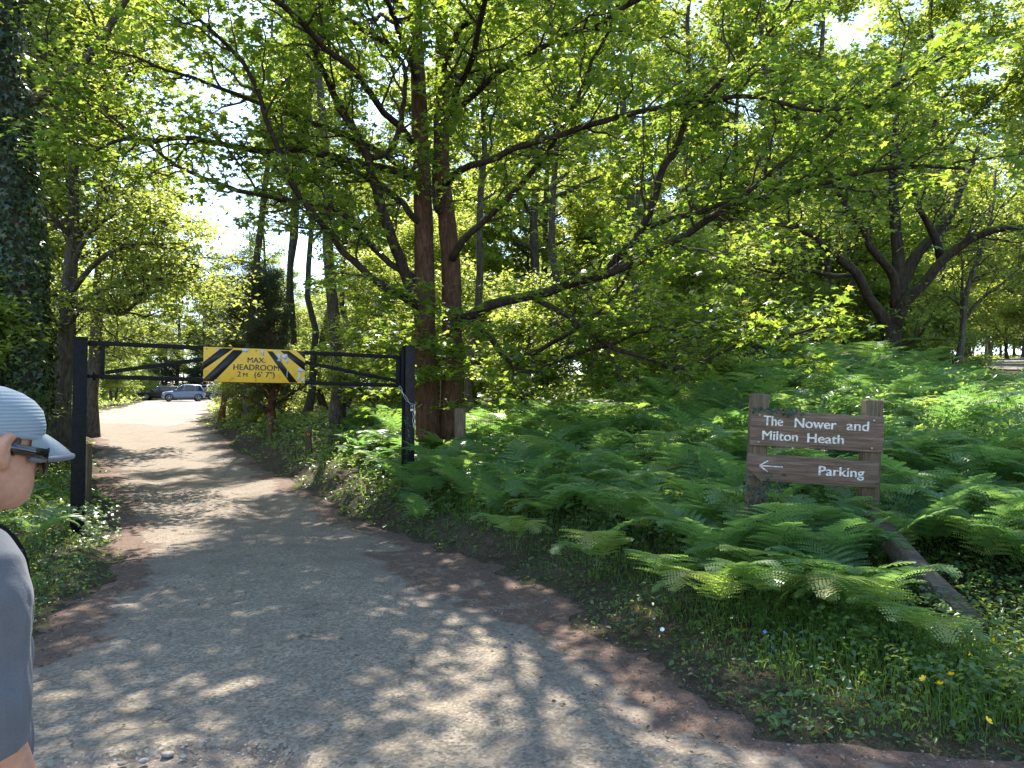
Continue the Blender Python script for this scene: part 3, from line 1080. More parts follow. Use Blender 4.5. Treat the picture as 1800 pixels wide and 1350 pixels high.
kind('tall', 'woodland_tree', 'tall', 'tree', tree_parts(1, 17, .22, .24, 22, 3.5, 6, 6, 30, .165), M['bark_grey'], M['oak'])
kind('tall2', 'woodland_tree', 'tall', 'tree', tree_parts(2, 15, .18, .12, 24, 3.1, 6, 6, 30, .16, up=.1), M['bark_grey'], M['pale'])
kind('slender', 'woodland_tree', 'slender', 'tree', tree_parts(3, 16, .15, .42, 16, 2.4, 6, 5, 20, .14, up=.5), M['bark_grey'], M['oak'])
kind('bushy', 'understorey_tree', 'bushy', 'tree', tree_parts(4, 7.5, .09, .06, 20, 2.4, 6, 6, 22, .14, up=.2), M['bark_grey'], M['oak'])
kind('bushy2', 'understorey_tree', 'bushy', 'tree', tree_parts(5, 6.0, .07, .04, 18, 2.1, 6, 6, 22, .13, up=.3), M['bark_grey'], M['pale'])
kind('shrub', 'shrub', 'shrub', 'shrub', tree_parts(6, 2.6, .035, .03, 16, 1.3, 5, 5, 22, .10, up=.5), M['twig'], M['pale'])
kind('yew', 'yew_tree', 'yew', 'tree', tree_parts(7, 6.2, .17, .12, 34, 1.9, 7, 6, 26, .085, up=.25, shrink=.75, tmpl=rhomb_leaf(.14), spread=.10, tilt=.7), M['bark_red'], M['yew'])
kind('yew2', 'yew_tree', 'yew', 'tree', tree_parts(17, 6.4, .15, .36, 30, 2.0, 7, 6, 28, .09, up=.15, shrink=.6, tmpl=rhomb_leaf(.14), spread=.11, tilt=.7), M['bark_red'], M['yew'])
kind('pole', 'woodland_tree', 'bare pole', 'tree', tree_parts(8, 17, .19, .55, 14, 2.8, 6, 5, 20, .14, up=.3), M['bark_grey'], M['oak'])

# things one can point at
plant('pole', 490, 38, 1.0, label='straight bare trunk rising behind the yews, thinner of the close pair', group=None)
plant('pole', 517, 36, 1.15, label='straight bare trunk rising behind the yews, thicker of the close pair')
plant('slender', 575, 33, 1.0, label='grey trunk with rising limbs between the bare pair and the big sycamore')
plant('slender', 455, 46, .95, label='thin forked tree against the sky gap beyond the yews')
plant('tall', 160, 25, 1.05, label='tall straight tree with limbs rising into the sky gap beyond the arching tree')
plant('yew2', 392, 33.5, .95, label='dark yew standing beside the sunny car park entrance')
plant('yew2', 440, 30, 1.0, label='dark pointed yew directly above the waymarker posts')
plant('yew', 480, 24.5, .82, label='dark yew with a bare trunk on the drive verge under the yellow sign')
plant('slender', 536, 27, .95, label='thick black trunk in the bright thicket just past the sign end')
plant('slender', 600, 29, .9, label='dark trunk half hidden by sycamore leaves near the chained post')
plant('slender', 838, 16.5, .75, label='thin reddish stem close behind the twin sycamore trunks')
plant('pole', 1092, 24, 1.0, label='ivy-hung dark trunk between the two great rising limbs')
plant('pole', 1195, 27, 1.0, label='dark straight trunk behind the rising mossy limb')
plant('slender', 1340, 21, 1.0, label='reddish leaning trunk at the back of the sunlit undergrowth')
plant('slender', 1112, 17.5, .55, label='short dark leaning stem at the edge of the sunlit undergrowth')
plant('slender', 965, 21, .9, label='slim tree in the shade behind the low crossing limbs')
plant('tall2', 1455, 25, 1.0, label='shaded tree seen between the low limb and the forked tree')
plant('bushy', 1660, 30, .9, label='dense leafy tree filling the gap behind the slim sapling')
plant('bushy2', 1772, 44, 1.25, label='pale grey-green bush beside the far bend of the side track')
plant('bushy2', 1850, 36, 1.2, label='pale leafy bush overhanging the outer edge of the side track')

plant('tall', 82, 19.5, .95, label='tall tree added for shade over the drive just past the arching tree')  # tall tree and poles added so their crowns shade the drive
plant('pole', 592, 20.5, 1.0, label='high-crowned tree added for shade on the drive verge past the waymarker posts')
plant('pole', 441, 27.5, 1.0, label='high-crowned tree added for shade by the drive next to the farthest yew')
plant('pole', 66, 27, 1.05, label='high-crowned tree added for shade across the drive from the yews')
plant('shrub', 0, 0, .9, label='leafy shrub between the ivy-clad trunk and the barrier post', at=(-9.6, 13.2))
plant('shrub', 0, 0, 1.1, label='leafy shrub at the foot of the ivy-clad trunk', at=(-8.9, 11.4))
# woodland filling in behind
wl, ul, sl = ('tall woodland tree in the leafy wood behind the sycamore', 'leafy understorey tree in the wood behind the sycamore', 'low leafy shrub at the foot of the wood')
rngp = np.random.default_rng(42)
placed = []
def ok(x, y, r):
    if sd_road(np.array([x]), np.array([y]))[0] > -1.2 and y < 38: return False
    if sd_park(np.array([x]), np.array([y]))[0] > -1.5: return False
    if sd_track(np.array([x]), np.array([y]))[0] > -1.4: return False
    return all((x - a) ** 2 + (y - b) ** 2 > max(r, 0) ** 2 for a, b in placed)
def fill(keys, n, pxr, dr, sc, label, group, r):
    c = 0
    for _ in range(n * 40):
        px_, d = rngp.uniform(*pxr), dr[0] + (dr[1] - dr[0]) * rngp.random() ** .8
        x = X(px_, d)
        if ok(x, d, r):
            if 1440 < px_ < 1700 and d < 19.5:
                continue
            placed.append((x, d))
            plant(keys[rngp.integers(len(keys))], px_, d, rngp.uniform(*sc), label=label, group=group)
            c += 1
            if c >= n:
                break
fill(['tall', 'tall2'], 48, (620, 2050), (24, 70), (.85, 1.25), wl, 'trees of the wood behind the sycamore', 3.6)
fill(['bushy', 'bushy2'], 40, (620, 1750), (19, 50), (.7, 1.15), ul, 'understorey trees of the wood', 2.3)
fill(['tall', 'tall2'], 14, (-250, 110), (17, 50), (.9, 1.2), 'tall tree in the shady belt beyond the ivy-clad trunk', 'trees of the belt beyond the ivy', 3.5)
fill(['bushy', 'bushy2'], 9, (-200, 110), (19, 45), (.8, 1.1), 'leafy understorey tree in the belt beyond the ivy-clad trunk', 'understorey of the belt beyond the ivy', 2.5)
fill(['tall', 'tall2', 'bushy'], 9, (-900, -260), (13, 40), (.85, 1.15), 'leafy tree of the belt well outside the ivy-clad trunk', 'outer trees of the belt', 3.0)
fill(['tall', 'tall2', 'bushy'], 8, (2060, 2700), (17, 42), (.85, 1.15), 'leafy tree on the far side of the side track', 'trees across the side track', 3.0)
fill(['shrub'], 36, (640, 1720), (14.5, 34), (.7, 1.25), sl, 'shrubs at the foot of the wood', 1.2)
fill(['shrub', 'bushy2'], 10, (360, 640), (27, 44), (.7, 1.0), 'bright shrub in the thicket behind the yews', 'shrubs behind the yews', 1.6)
for k, (px_, d, kk, sc) in enumerate([(95, 47, 'tall2', .62), (150, 58, 'tall2', .66), (195, 66, 'tall2', .72), (235, 84, 'tall', .8), (60, 40, 'tall2', .6), (20, 46, 'tall', .7), (120, 72, 'tall', .85), (175, 82, 'tall2', .85),
                                     (125, 50, 'bushy', .95), (170, 64, 'bushy2', 1.2), (205, 74, 'bushy', 1.1), (85, 42, 'bushy2', .95), (240, 90, 'bushy2', 1.3)]):
    plant(kk, px_, d, sc, label='sunlit tree on the far grassy side of the car park', group='trees on the grassy side of the car park')
for px_, d, kk, sc, lab in [(1925, 27, 'tall', 1.0, 'tall tree overhanging the outer edge of the side track'), (1965, 21, 'tall2', 1.0, 'tall leafy tree at the frame edge past the side track'), (1880, 37, 'tall', 1.1, 'tall tree farther along the outer edge of the side track'),
                            (2010, 26, 'tall2', 1.15, 'pale-leaved tree highest at the frame edge above the sapling'), (1990, 33, 'tall', 1.15, 'tall tree filling the sky at the frame edge above the side track'), (1905, 49, 'tall2', 1.3, 'tall pale-leaved tree behind the outer trees of the side track'), (1885, 30, 'tall2', 1.1, 'leaning-in tree at the outer edge opposite the sapling'), (1700, 58, 'tall2', 1.2, 'tall tree closing the view at the bend of the side track'), (1742, 72, 'tall2', 1.1, 'distant tree above the vanishing end of the side track'), (1800, 66, 'bushy', 1.6, 'distant rounded tree past the pale bush on the side track'), (1655, 27, 'tall', 1.0, 'tall tree right behind the forked tree and the sapling')]:
    plant(kk, px_, d, sc, label=lab)
for px_, d, sc, lab in [(405, 34, .62, 'bright low bush where the drive meets the car park'), (432, 29, .55, 'bright low bush under the farthest yew'), (455, 26, .5, 'bright low bush between yew trunk and drive edge')]:
    plant('shrub', px_, d, sc, label=lab)
for k in range(14):
    plant('bushy', 150 + k * 34, rngp.uniform(99, 108), rngp.uniform(1.2, 1.7), label='rounded bushy tree low in the belt beyond the car park', group='bushy trees beyond the car park')
for k in range(9):
    plant(['bushy', 'bushy2'][k % 2], 1640 + k * 24, rngp.uniform(72, 90), rngp.uniform(1.4, 1.9), label='hazy rounded tree beyond the end of the side track', group='trees beyond the end of the side track')
# belt of trees beyond the car park, and pale shrubs along its edge
for k in range(26):
    px_ = 60 + k * 25 + rngp.uniform(-10, 10)
    d = rngp.uniform(99, 118)
    plant(['tall', 'tall2'][k % 2], px_, d, rngp.uniform(.95, 1.25) * (.92 if 330 < px_ < 480 else 1.05), label='tall hazy green tree in the belt beyond the car park', group='trees beyond the car park')
for k in range(16):
    plant('yew', 170 + k * 20 + rngp.uniform(-8, 8), rngp.uniform(95, 98), rngp.uniform(.6, .85), label='dark evergreen in the shaded hedge line behind the parked cars', group='evergreens behind the parked cars')
for k in range(9):
    plant('shrub', 158 + k * 14 + rngp.uniform(-4, 4), 70 + k * 2.2, rngp.uniform(.8, 1.2), label='pale whitish-green shrub on the grass edge of the car park', group='pale shrubs at the car park edge')
# ------------------------------------------------------------------ undergrowth, grass, bracken, flowers, stones
def on_ground(px, py, h=0.0, d0=2.5, d1=90):
    ds = np.geomspace(d0, d1, 900)
    pts = np.array([P(px, py, d) for d in ds])
    dz = pts[:, 2] - (g(pts[:, 0], pts[:, 1]) + h)
    k = np.argmax(dz < 0)
    return pts[k]


def free(x, y, m=0.0):
    s = sd_road(x, y)
    k = ((s < -m) | (y > 38)) & (sd_track(x, y) < -m - .05) & (sd_park(x, y) < -m - .2)
    return k


rg = np.random.default_rng(77)


def spread_pts(n, y0, y1, pw, wide=1.12, pad=2.2, side=0):
    n = int(n * 1.35)
    u = rg.random(n)
    pw = pw + 1e-4
    y = (y0 ** (1 - pw) + u * (y1 ** (1 - pw) - y0 ** (1 - pw))) ** (1 / (1 - pw))
    x = rg.uniform(-1, 1, n) * (wide * y + pad)
    return x, y


# low leaves: bramble, nettle, dog's mercury ...
def undergrowth(n, y0, y1, pw, size0, size1, hmin, hmax, tmpl, seed, edge0=.12):
    x, y = spread_pts(n, y0, y1, pw)
    k = free(x, y, 0.0)
    x, y = x[k], y[k]
    s = np.minimum(-sd_road(x, y), 9) * (y < 38) + 3 * (y >= 38)
    prof = sstep(edge0, 1.3, s) * (.2 + .8 * sstep(0, 3.0, -sd_track(x, y)))
    cl = vn(x, y, 1.1, seed) * .6 + vn(x, y, .35, seed + 1) * .4
    h = (hmin + (hmax - hmin) * cl) * (.12 + .88 * prof)
    h = np.where((y < 5.9) & (x > 2.0) & (x < 4.0), np.minimum(h, .22), h)
    keep = (rg.random(len(x)) < .25 + 1.2 * cl) & (rg.random(len(x)) < .35 + prof)
    x, y, h = x[keep], y[keep], h[keep]
    z = g(x, y) + h * np.sqrt(rg.random(len(x)))
    nrm = np.array((0, 0, 1.0)) + rg.standard_normal((len(x), 3)) * .42
    hd = rg.standard_normal((len(x), 3))
    sz = (size0 + (size1 - size0) * sstep(y0, y1, y)) * rg.uniform(.55, 1.35, len(x))
    return scatter(tmpl, np.column_stack([x, y, z]), nrm, hd, sz, rg)


V1, F1, r1 = undergrowth(120000, 3.4, 14, 1.15, .038, .072, .05, .72, ovate_leaf(), 31)
tag(mesh('undergrowth', V1, F1, M['bramble'], attrs={'rnd': r1}), kind='stuff')
# nettles and other upright weeds standing up through the bracken
wx_, wy_ = spread_pts(2600, 4.2, 17, 1.0)
wk = free(wx_, wy_, .75) & (vn(wx_, wy_, 1.6, 71) > .46) & ~((wy_ < 6.3) & (wx_ > 1.7) & (wx_ < 4.0))
wx_, wy_ = wx_[wk], wy_[wk]
nw = len(wx_)
wh = rg.uniform(.45, 1.05, nw) * (.6 + .4 * sstep(.8, 2, -sd_road(wx_, wy_))) * (.35 + .65 * sstep(1, 3.5, -sd_track(wx_, wy_)))
s5 = np.linspace(0, 1, 6)
base = np.column_stack([wx_, wy_, g(wx_, wy_)])
lean_ = rg.normal(0, .16, (nw, 2))
WA = base[:, None, :] + np.stack([lean_[:, :1] * s5 ** 1.5 * wh[:, None], lean_[:, 1:] * s5 ** 1.5 * wh[:, None], s5[None] * wh[:, None]], -1)
SV, SF = btubes(WA, np.tile(np.linspace(.0035, .0015, 6), (nw, 1)), 3)
V1, F1, r1 = leaves_on(WA, 22, .062, ovate_leaf(.3), .035, .01, .25, .55, 1.0, rg)
ofs = len(SV)
tag(mesh('nettle_undergrowth', np.concatenate([SV, V1]), [SF] + [f + ofs for f in F1], M['bramble'], attrs={'rnd': np.r_[np.full(len(SF), .9), r1]}), kind='stuff')
V1, F1, r1 = undergrowth(75000, 9, 30, .9, .075, .14, .15, .75, ovate_leaf(), 33)
tag(mesh('woodland_undergrowth', V1, F1, M['bramble'], attrs={'rnd': r1}), kind='stuff')
V1, F1, r1 = undergrowth(60000, 22, 98, .7, .14, .38, .2, .8, rhomb_leaf(.4), 35)
tag(mesh('far_undergrowth', V1, F1, M['pale'], attrs={'rnd': r1}), kind='stuff')


def grass(n, y0, y1, pw, smin, smax, h0, h1, w, name, seed):
    x, y = spread_pts(n, y0, y1, pw)
    s = -sd_road(x, y)
    k = (s > smin) & (s < smax + (vn(x, y, .6, seed) - .5) * 1.2) & (rg.random(len(x)) < .25 + vn(x, y, .45, seed + 2) * 1.1) & (rg.random(len(x)) < sstep(smin - .05, smin + .35, s) + .08)
    x, y, s = x[k], y[k], s[k]
    m = len(x)
    h = (h0 + (h1 - h0) * sstep(.05, .9, s) * vn(x, y, .5, seed + 4)) * rg.uniform(.5, 1.4, m)
    a = rg.uniform(0, 2 * pi, m)
    ln = rg.uniform(.15, .75, m) * h
    dx, dy = np.cos(a) * ln, np.sin(a) * ln
    b = rg.uniform(0, 2 * pi, m)
    wx, wy = np.cos(b) * w, np.sin(b) * w
    z = g(x, y) - .01
    z0 = np.column_stack([x, y, z])
    mid = z0 + np.column_stack([dx * .35, dy * .35, h * .62])
    tip = z0 + np.column_stack([dx, dy, h * rg.uniform(.75, 1.0, m)])
    W = np.column_stack([wx, wy, 0 * wx])
    V = np.stack([z0 - W, z0 + W, mid + W * .8, mid - W * .8, tip], 1)
    o = (np.arange(m) * 5)[:, None]
    r = rg.random(m)
    return tag(mesh(name, V.reshape(-1, 3), [np.array([[0, 1, 2, 3]]) + o, np.array([[3, 2, 4]]) + o], M['grass'], attrs={'rnd': np.r_[r, r]}), kind='stuff')


grass(85000, 3.2, 11, 1.2, -.04, 1.5, .025, .26, .0032, 'grass', 41)
grass(60000, 9, 90, .8, .1, 2.2, .08, .30, .008, 'far_grass', 43)
# a thin fringe of dry short grass on the near verge
grass(50000, 3.1, 7, 1.0, -.2, .4, .015, .06, .0022, 'dry_grass', 45)


# ---- bracken
def frond(rng, L=.85, az=0.0, rise=1.0, droop=.5, npin=13, hi=True):
    """one triangular bipinnate frond; returns V, tris/quads"""
    npin = npin + 2
    n = 26
    s = np.linspace(0, 1, n)
    el = radians(80) * rise - s ** 1.3 * radians(52 + 95 * droop)
    dr, dz = np.cos(el), np.sin(el)
    r = np.concatenate([[0], np.cumsum((dr[1:] + dr[:-1]) / 2)]) * L / n * 1.35
    z = np.concatenate([[0], np.cumsum((dz[1:] + dz[:-1]) / 2)]) * L / n * 1.35
    R = np.column_stack([r, 0 * r, z])
    T = norm(np.gradient(R, axis=0))
    side = np.array((0, 1.0, 0))
    up = np.cross(T, side) * -1.0
    parts = []
    V, Fq = btubes(R[None], (np.linspace(.0055, .0012, n) * L)[None], 3)
    parts.append((V, Fq))
    tri, tv, cnt = [], [], 0
    s0 = .32
    for k in range(npin):
        f = (k + .2) / npin
        u = s0 + (1 - s0) * (1 - (1 - f) ** 1.15)
        x = u * (n - 1)
        i = min(int(x), n - 2)
        p = R[i] * (1 - (x - i)) + R[i + 1] * (x - i)
        t, upv = T[i], up[i]
        wl = L * .40 * (1 - f) ** .85 * rng.uniform(.88, 1.1) * (.75 + .5 * min(1, f * 5)) + .015
        for sg in (1, -1):
            d = norm(side * sg * (1 - .1 * f) + t * (.32 + .35 * f) - upv * rng.uniform(.05, .22))
            tw_ = rng.normal(0, .28)
            nn = norm(norm(np.cross(d, t) * sg) + t * tw_)
            if nn[2] < 0:
                nn = -nn
            fw = norm(np.cross(nn, d) * sg)
            m = max(3, int((12 if hi else 4) * (wl / (L * .40)) + 1))
            q = np.linspace(0, 1, m + 1)
            mid = p + np.outer(q * wl, d) - np.outer(q ** 2 * wl * .22, np.array((0, 0, 1.0)))
            if not hi:
                wv = L * .085 * (1 - q) ** .7
                A, B = mid + np.outer(wv, fw), mid - np.outer(wv, fw)
                for a in range(m):
                    tv += [A[a], B[a], B[a + 1], A[a + 1]]
                    tri.append((cnt, cnt + 1, cnt + 2, cnt + 3))
                    cnt += 4
            else:
                st = wl / m
                for a in range(m):
                    pl = L * .042 * (1 - q[a]) ** .65 * rng.uniform(.8, 1.1) + .003
                    for s2 in (1, -1):
                        tipv = mid[a] + fw * s2 * pl + d * st * .75 - np.array((0, 0, pl * .18))
                        b1 = mid[a] + d * st * .92
                        tv += [mid[a], b1, mid[a] + fw * s2 * pl * .75 + d * st * 1.0 - np.array((0, 0, pl * .1)), tipv]
                        tri.append((cnt, cnt + 1, cnt + 2, cnt + 3))
                        cnt += 4
    V, Fs = cat([(V, Fq), (np.array(tv), np.array(tri))])
    c_, s_ = cos(az), sin(az)
    V = np.column_stack([V[:, 0] * c_ - V[:, 1] * s_, V[:, 0] * s_ + V[:, 1] * c_, V[:, 2]])
    return V, Fs


def bracken(seed, nf=4, L=.9, hi=True, droop=.5, az0=None, fan=2 * pi):
    rng = np.random.default_rng(seed)
    parts, rn = [], []
    a0 = rng.uniform(0, 6.28) if az0 is None else az0
    for k in range(nf):
        az = a0 + fan * (k + rng.uniform(-.3, .3)) / nf
        V, Fs = frond(rng, L * rng.uniform(.75, 1.15), az, rng.uniform(.92, 1.08), droop * rng.uniform(.6, 1.4), 13 if hi else 9, hi)
        V = V + (rng.normal(0, .03), rng.normal(0, .03), -.03)
        parts.append((V, Fs))
        c0 = rng.random() ** 1.3
        rn += [np.clip(c0 + rng.normal(0, .09, len(f)), 0, 1) for f in Fs]
    V, Fs = cat(parts)
    return V, Fs, np.concatenate(rn)


FK = []
fl = 'green bracken fern among many in the dense bank behind its front row'
for k in range(7):
    V, Fs, rn = bracken(100 + k, 4 + k % 4, .58 + .05 * (k % 4), True, .12 + .2 * (k % 4))
    o = mesh('bracken_fern', V, Fs, M['fern'], None, False, {'rnd': rn})
    o.location = (0, 0, -60)
    FK.append([o, 0])


for k in range(3):
    V, Fs, rn = bracken(300 + k, 4, .74, True, .42 + .1 * k, -pi / 2 - 1.15, 2.5)
    o = mesh('bracken_fern', V, Fs, M['fern'], None, False, {'rnd': np.clip(rn * .4 + .6, 0, 1)})
    o.location = (0, 0, -60)
    FK.append([o, 0])


def fern(k, x, y, sc, rz, label, group=None, dz=0.0, tilt=(0, 0)):
    src = FK[k]
    o = src[0] if not src[1] else src[0].copy()
    if src[1]:
        COL.objects.link(o)
    src[1] = 1
    o.location = (x, y, gz(x, y) + dz)
    o.rotation_euler = (tilt[0], tilt[1], rz)
    o.scale = (sc,) * 3
    if 'group' in o.keys():
        del o['group']
    return tag(o, label, 'fern', group)


fx = []
tries = 0
while len(fx) < 278 and tries < 60000:
    tries += 1
    y = 4.3 + 11.5 * rg.random() ** 1.15
    x = rg.uniform(-2.5, .80 * y + .8)
    s = -float(sd_road(np.array([x]), np.array([y]))[0])
    if s < (.95 if y < 8 else .6) or float(sd_track(np.array([x]), np.array([y]))[0]) > -.2:
        continue
    if y < 5.75 and 2.3 < x < 3.7:
        continue
    px_, _ = proj((x, y, 1))
    if px_ < 735 - (y - 9) * 10 and y > 6:
        continue
    md = .30 + .03 * (y - 4)
    if any((x - a) ** 2 + (y - b) ** 2 < md * md for a, b in fx):
        continue
    # keep the view of the sign boards clear as in the photograph
    if 2.15 < x < 3.2 and 5.2 < y < 6.0:
        sc = 1.0
    elif y < 5.8 and 1.5 < x < 3.4:
        sc = .9
    else:
        sc = rg.uniform(.9, 1.35) * (1 + .02 * (y - 5))
    fx.append((x, y))
    fern(len(fx) % 7, x, y, sc, rg.uniform(0, 6.28), fl, 'bracken ferns around the wooden sign')
for x, y, k, sc, lab in [(1.62, 5.75, 0, 1.2, 'upright fern a little before the arrow end of the sign'), (2.02, 5.6, 4, 1.15, 'upright fern hiding the ivy-wrapped sign post'), (2.38, 5.5, 0, 1.1, 'upright fern below the middle of the arrow board'),
                         (2.78, 5.62, 4, 1.15, 'upright fern hiding the plainer sign post'), (3.25, 5.9, 0, 1.25, 'upright fern just past the sign and above the timber'), (3.6, 5.5, 4, 1.2, 'upright fern behind the middle of the fallen timber')]:
    fern(k, x, y, sc, rg.uniform(0, 6.28), lab)
lf = 'pale bracken fern among the brambles by the near barrier post'
nl_ = 0
for _ in range(3000):
    y = rg.uniform(6.2, 15)
    x = rg.uniform(-.78 * y - .5, -3.5)
    s = -float(sd_road(np.array([x]), np.array([y]))[0])
    if s < .7 or any((x - a) ** 2 + (y - b) ** 2 < .55 for a, b in fx):
        continue
    fx.append((x, y))
    fern(nl_ % 7, x, y, rg.uniform(.55, .85), rg.uniform(0, 6.28), lf, 'bracken ferns by the near barrier post')
    nl_ += 1
    if nl_ >= 16:
        break
# the arching ferns along the front of the bank, each with its own place
for px_, py_, k, sc, rz, lab in [
        (1180, 1035, 7, .85, .2, 'pale-tipped fern arching out below the sign, farthest from the fallen timber'),
        (1260, 1060, 8, .80, -.2, 'low fern between the pale-tipped fern and the sign posts'),
        (1345, 1060, 9, .85, .1, 'drooping fern whose fronds hang over the grass under the sign posts'),
        (1450, 1045, 7, .80, -.1, 'fern arching in front of the arrow board'),
        (1535, 1080, 8, .85, -.35, 'broad drooping fern beside the upper end of the fallen timber'),
        (1625, 1120, 9, .68, -.5, 'lowest fern spilling over the foot of the fallen timber'),
        (1050, 985, 8, .9, .3, 'fern leaning out over the dirt edge halfway between sign and barrier'),
        (900, 950, 9, .8, .2, 'fern leaning over the dirt edge nearer the chained post'),
        (740, 915, 4, .8, 4.4, 'small fern at the foot of the chained barrier post')]:
    q = on_ground(px_, py_, .12)
    fern(k, q[0], q[1], sc, rz, lab)
# far bracken: too many to count
fv, ff, fr_, n0 = [], [], [], 0
lo_k = [bracken(200 + k, 4, .6, False, .5) for k in range(5)]
c = 0
xs, ys = spread_pts(3200, 12.5, 34, 1.0)
kk = free(xs, ys, .8) & (xs > -.22 * ys) & (sd_track(xs, ys) < -2.2)
for x, y, z in zip(xs[kk], ys[kk], g(xs[kk], ys[kk])):
    V, Fs, rn = lo_k[c % 5]
    a, sc = rg.uniform(0, 6.28), rg.uniform(.7, 1.1) * (1.0 if x < .5 * y else .6)
    V = np.column_stack([V[:, 0] * cos(a) - V[:, 1] * sin(a), V[:, 0] * sin(a) + V[:, 1] * cos(a), V[:, 2]]) * sc + (x, y, z)
    fv.append(V)
    ff += [f + n0 for f in Fs]
    fr_.append(rn)
    n0 += len(V)
    c += 1
tag(mesh('bracken_undergrowth', np.concatenate(fv), ff, M['fern'], attrs={'rnd': np.concatenate(fr_)}), kind='stuff')
print('ferns', len(fx), 'far', c)

# ---- single flowers in the near verge
M['petal_y'] = plain('yellow_petal', (.80, .52, .01), .35, 0, .5)
M['petal_b'] = plain('blue_petal', (.16, .20, .62), .5)
M['petal_w'] = plain('white_petal', (.78, .78, .74), .5)


def flower(name, label, catg, px_, py_, h, rad, mat, npet=5):
    q = on_ground(px_, py_, h)
    root = thing(name, label, catg, (q[0], q[1], gz(q[0], q[1])), (0, 0, rg.uniform(0, 6)))
    st = spline([(0, 0, -.02), (.006, .004, h * .5), (0, -.012, h)], 8)
    mesh('stem', *tube(st, .0016, 5), M['stem'], root, True)
    parts = []
    for k in range(npet):
        a = 2 * pi * k / npet
        rr = np.array([(0.05, 0, 0), (.45, -.36, .22), (.9, -.34, .5), (1.0, 0, .52), (.9, .34, .5), (.45, .36, .22)]) * rad
        V = np.column_stack([rr[:, 0] * cos(a) - rr[:, 1] * sin(a), rr[:, 0] * sin(a) + rr[:, 1] * cos(a), rr[:, 2]])
        Rx_ = np.array(Euler((.75, .1, 0)).to_matrix())
        parts.append((V @ Rx_.T + st[-1], np.array([(0, 1, 2, 5), (5, 2, 3, 4)])))
    mesh('flower_head', *cat(parts), mat, root)
    return root


for px_, py_, lab in [(1673, 1190, 'large open buttercup in the dark verge leaves below the timber foot'),
                      (1653, 1209, 'small buttercup just below the large open one'),
                      (1628, 1199, 'half-hidden buttercup beside the large open one'),
                      (1731, 1268, 'lowest buttercup in the bright grass by the dirt edge'),
                      (1750, 1128, 'topmost buttercup in the shade past the timber foot'),
                      (1784, 1142, 'buttercup at the frame edge near the topmost one')]:
    flower('buttercup', lab, 'flower', px_, py_, .24, .019, M['petal_y'])
for px_, py_, lab in [(1355, 1141, 'blue speedwell cluster flower low in the grass under the sign'),
                      (1377, 1116, 'upper blue speedwell in the grass under the sign'),
                      (1345, 1111, 'tiny blue speedwell farthest from the fallen timber')]:
    flower('speedwell', lab, 'flower', px_, py_, .17, .012, M['petal_b'], 4)
flower('white_flower', 'single white flower at the grass edge by the dirt', 'flower', 1166, 1107, .10, .016, M['petal_w'], 6)
flower('white_flower', 'upper white flower where the grass meets the bracken', 'flower', 1152, 1090, .12, .014, M['petal_w'], 6)


# ---- stones and grit
def rock(rng, r):
    bm = bmesh.new()
    bmesh.ops.create_icosphere(bm, subdivisions=2, radius=1)
    V = np.array([v.co[:] for v in bm.verts])
    Fq = np.array([[v.index for v in f.verts] for f in bm.faces])
    bm.free()
    for _ in range(7):
        d = norm(rng.standard_normal(3))
        k = V @ d
        V = V - np.outer(np.maximum(k - rng.uniform(.5, .8), 0), d)
    return V * r * np.array((1.25, .9, .6)), Fq


rk = np.random.default_rng(3)
for px_, py_, r, lab in [(295, 1326, .026, 'largest loose stone in the broken road patch'), (252, 1338, .02, 'grey stone at the dark end of the broken road patch'),
                         (322, 1330, .018, 'flat pale stone just beside the largest loose stone'), (215, 1342, .018, 'small stone nearest the trousers of the capped person'),
                         (272, 1322, .02, 'stone lying against the cracked road lip')]:
    q = on_ground(px_, py_, .01)
    V, Fq = rock(rk, r)
    o = tag(mesh('stone', V, Fq, M['stone'], None, False), lab, 'stone')
    o.location = (q[0], q[1], q[2] + r * .05)
    o.rotation_euler = (0, 0, rk.uniform(0, 6))

OV = np.array([(1, 0, 0), (-1, 0, 0), (0, 1, 0), (0, -1, 0), (0, 0, 1), (0, 0, -1)]) * np.array((1.1, .85, .55))
OF = np.array([(0, 2, 4), (2, 1, 4), (1, 3, 4), (3, 0, 4), (2, 0, 5), (1, 2, 5), (3, 1, 5), (0, 3, 5)])


def pebbles(n, y0, y1, where, s0, s1, name):
    x, y = spread_pts(n, y0, y1, 1.3)
    k = where(x, y)
    x, y = x[k], y[k]
    m = len(x)
    hh = np.interp
    z = g0(x, y) + .012
    asd_ = np.minimum(x - np.interp(y, apr[:, 0], apr[:, 1]), np.interp(y, apr[:, 0], apr[:, 2]) - x)
    z = z + .014 * (asd_ > 0) * (y < 8)
    j = rg.normal(1, .22, (m, 6, 1))
    a = rg.uniform(0, 6.28, m)
    V = OV[None] * j
    V = np.stack([V[..., 0] * np.cos(a)[:, None] - V[..., 1] * np.sin(a)[:, None], V[..., 0] * np.sin(a)[:, None] + V[..., 1] * np.cos(a)[:, None], V[..., 2]], -1)
    V = V * (s0 + (s1 - s0) * rg.random(m) ** 3)[:, None, None] + np.column_stack([x, y, z])[:, None, :]
    return tag(mesh(name, V.reshape(-1, 3), (OF[None] + (np.arange(m) * 6)[:, None, None]).reshape(-1, 3), M['stone']), kind='stuff')


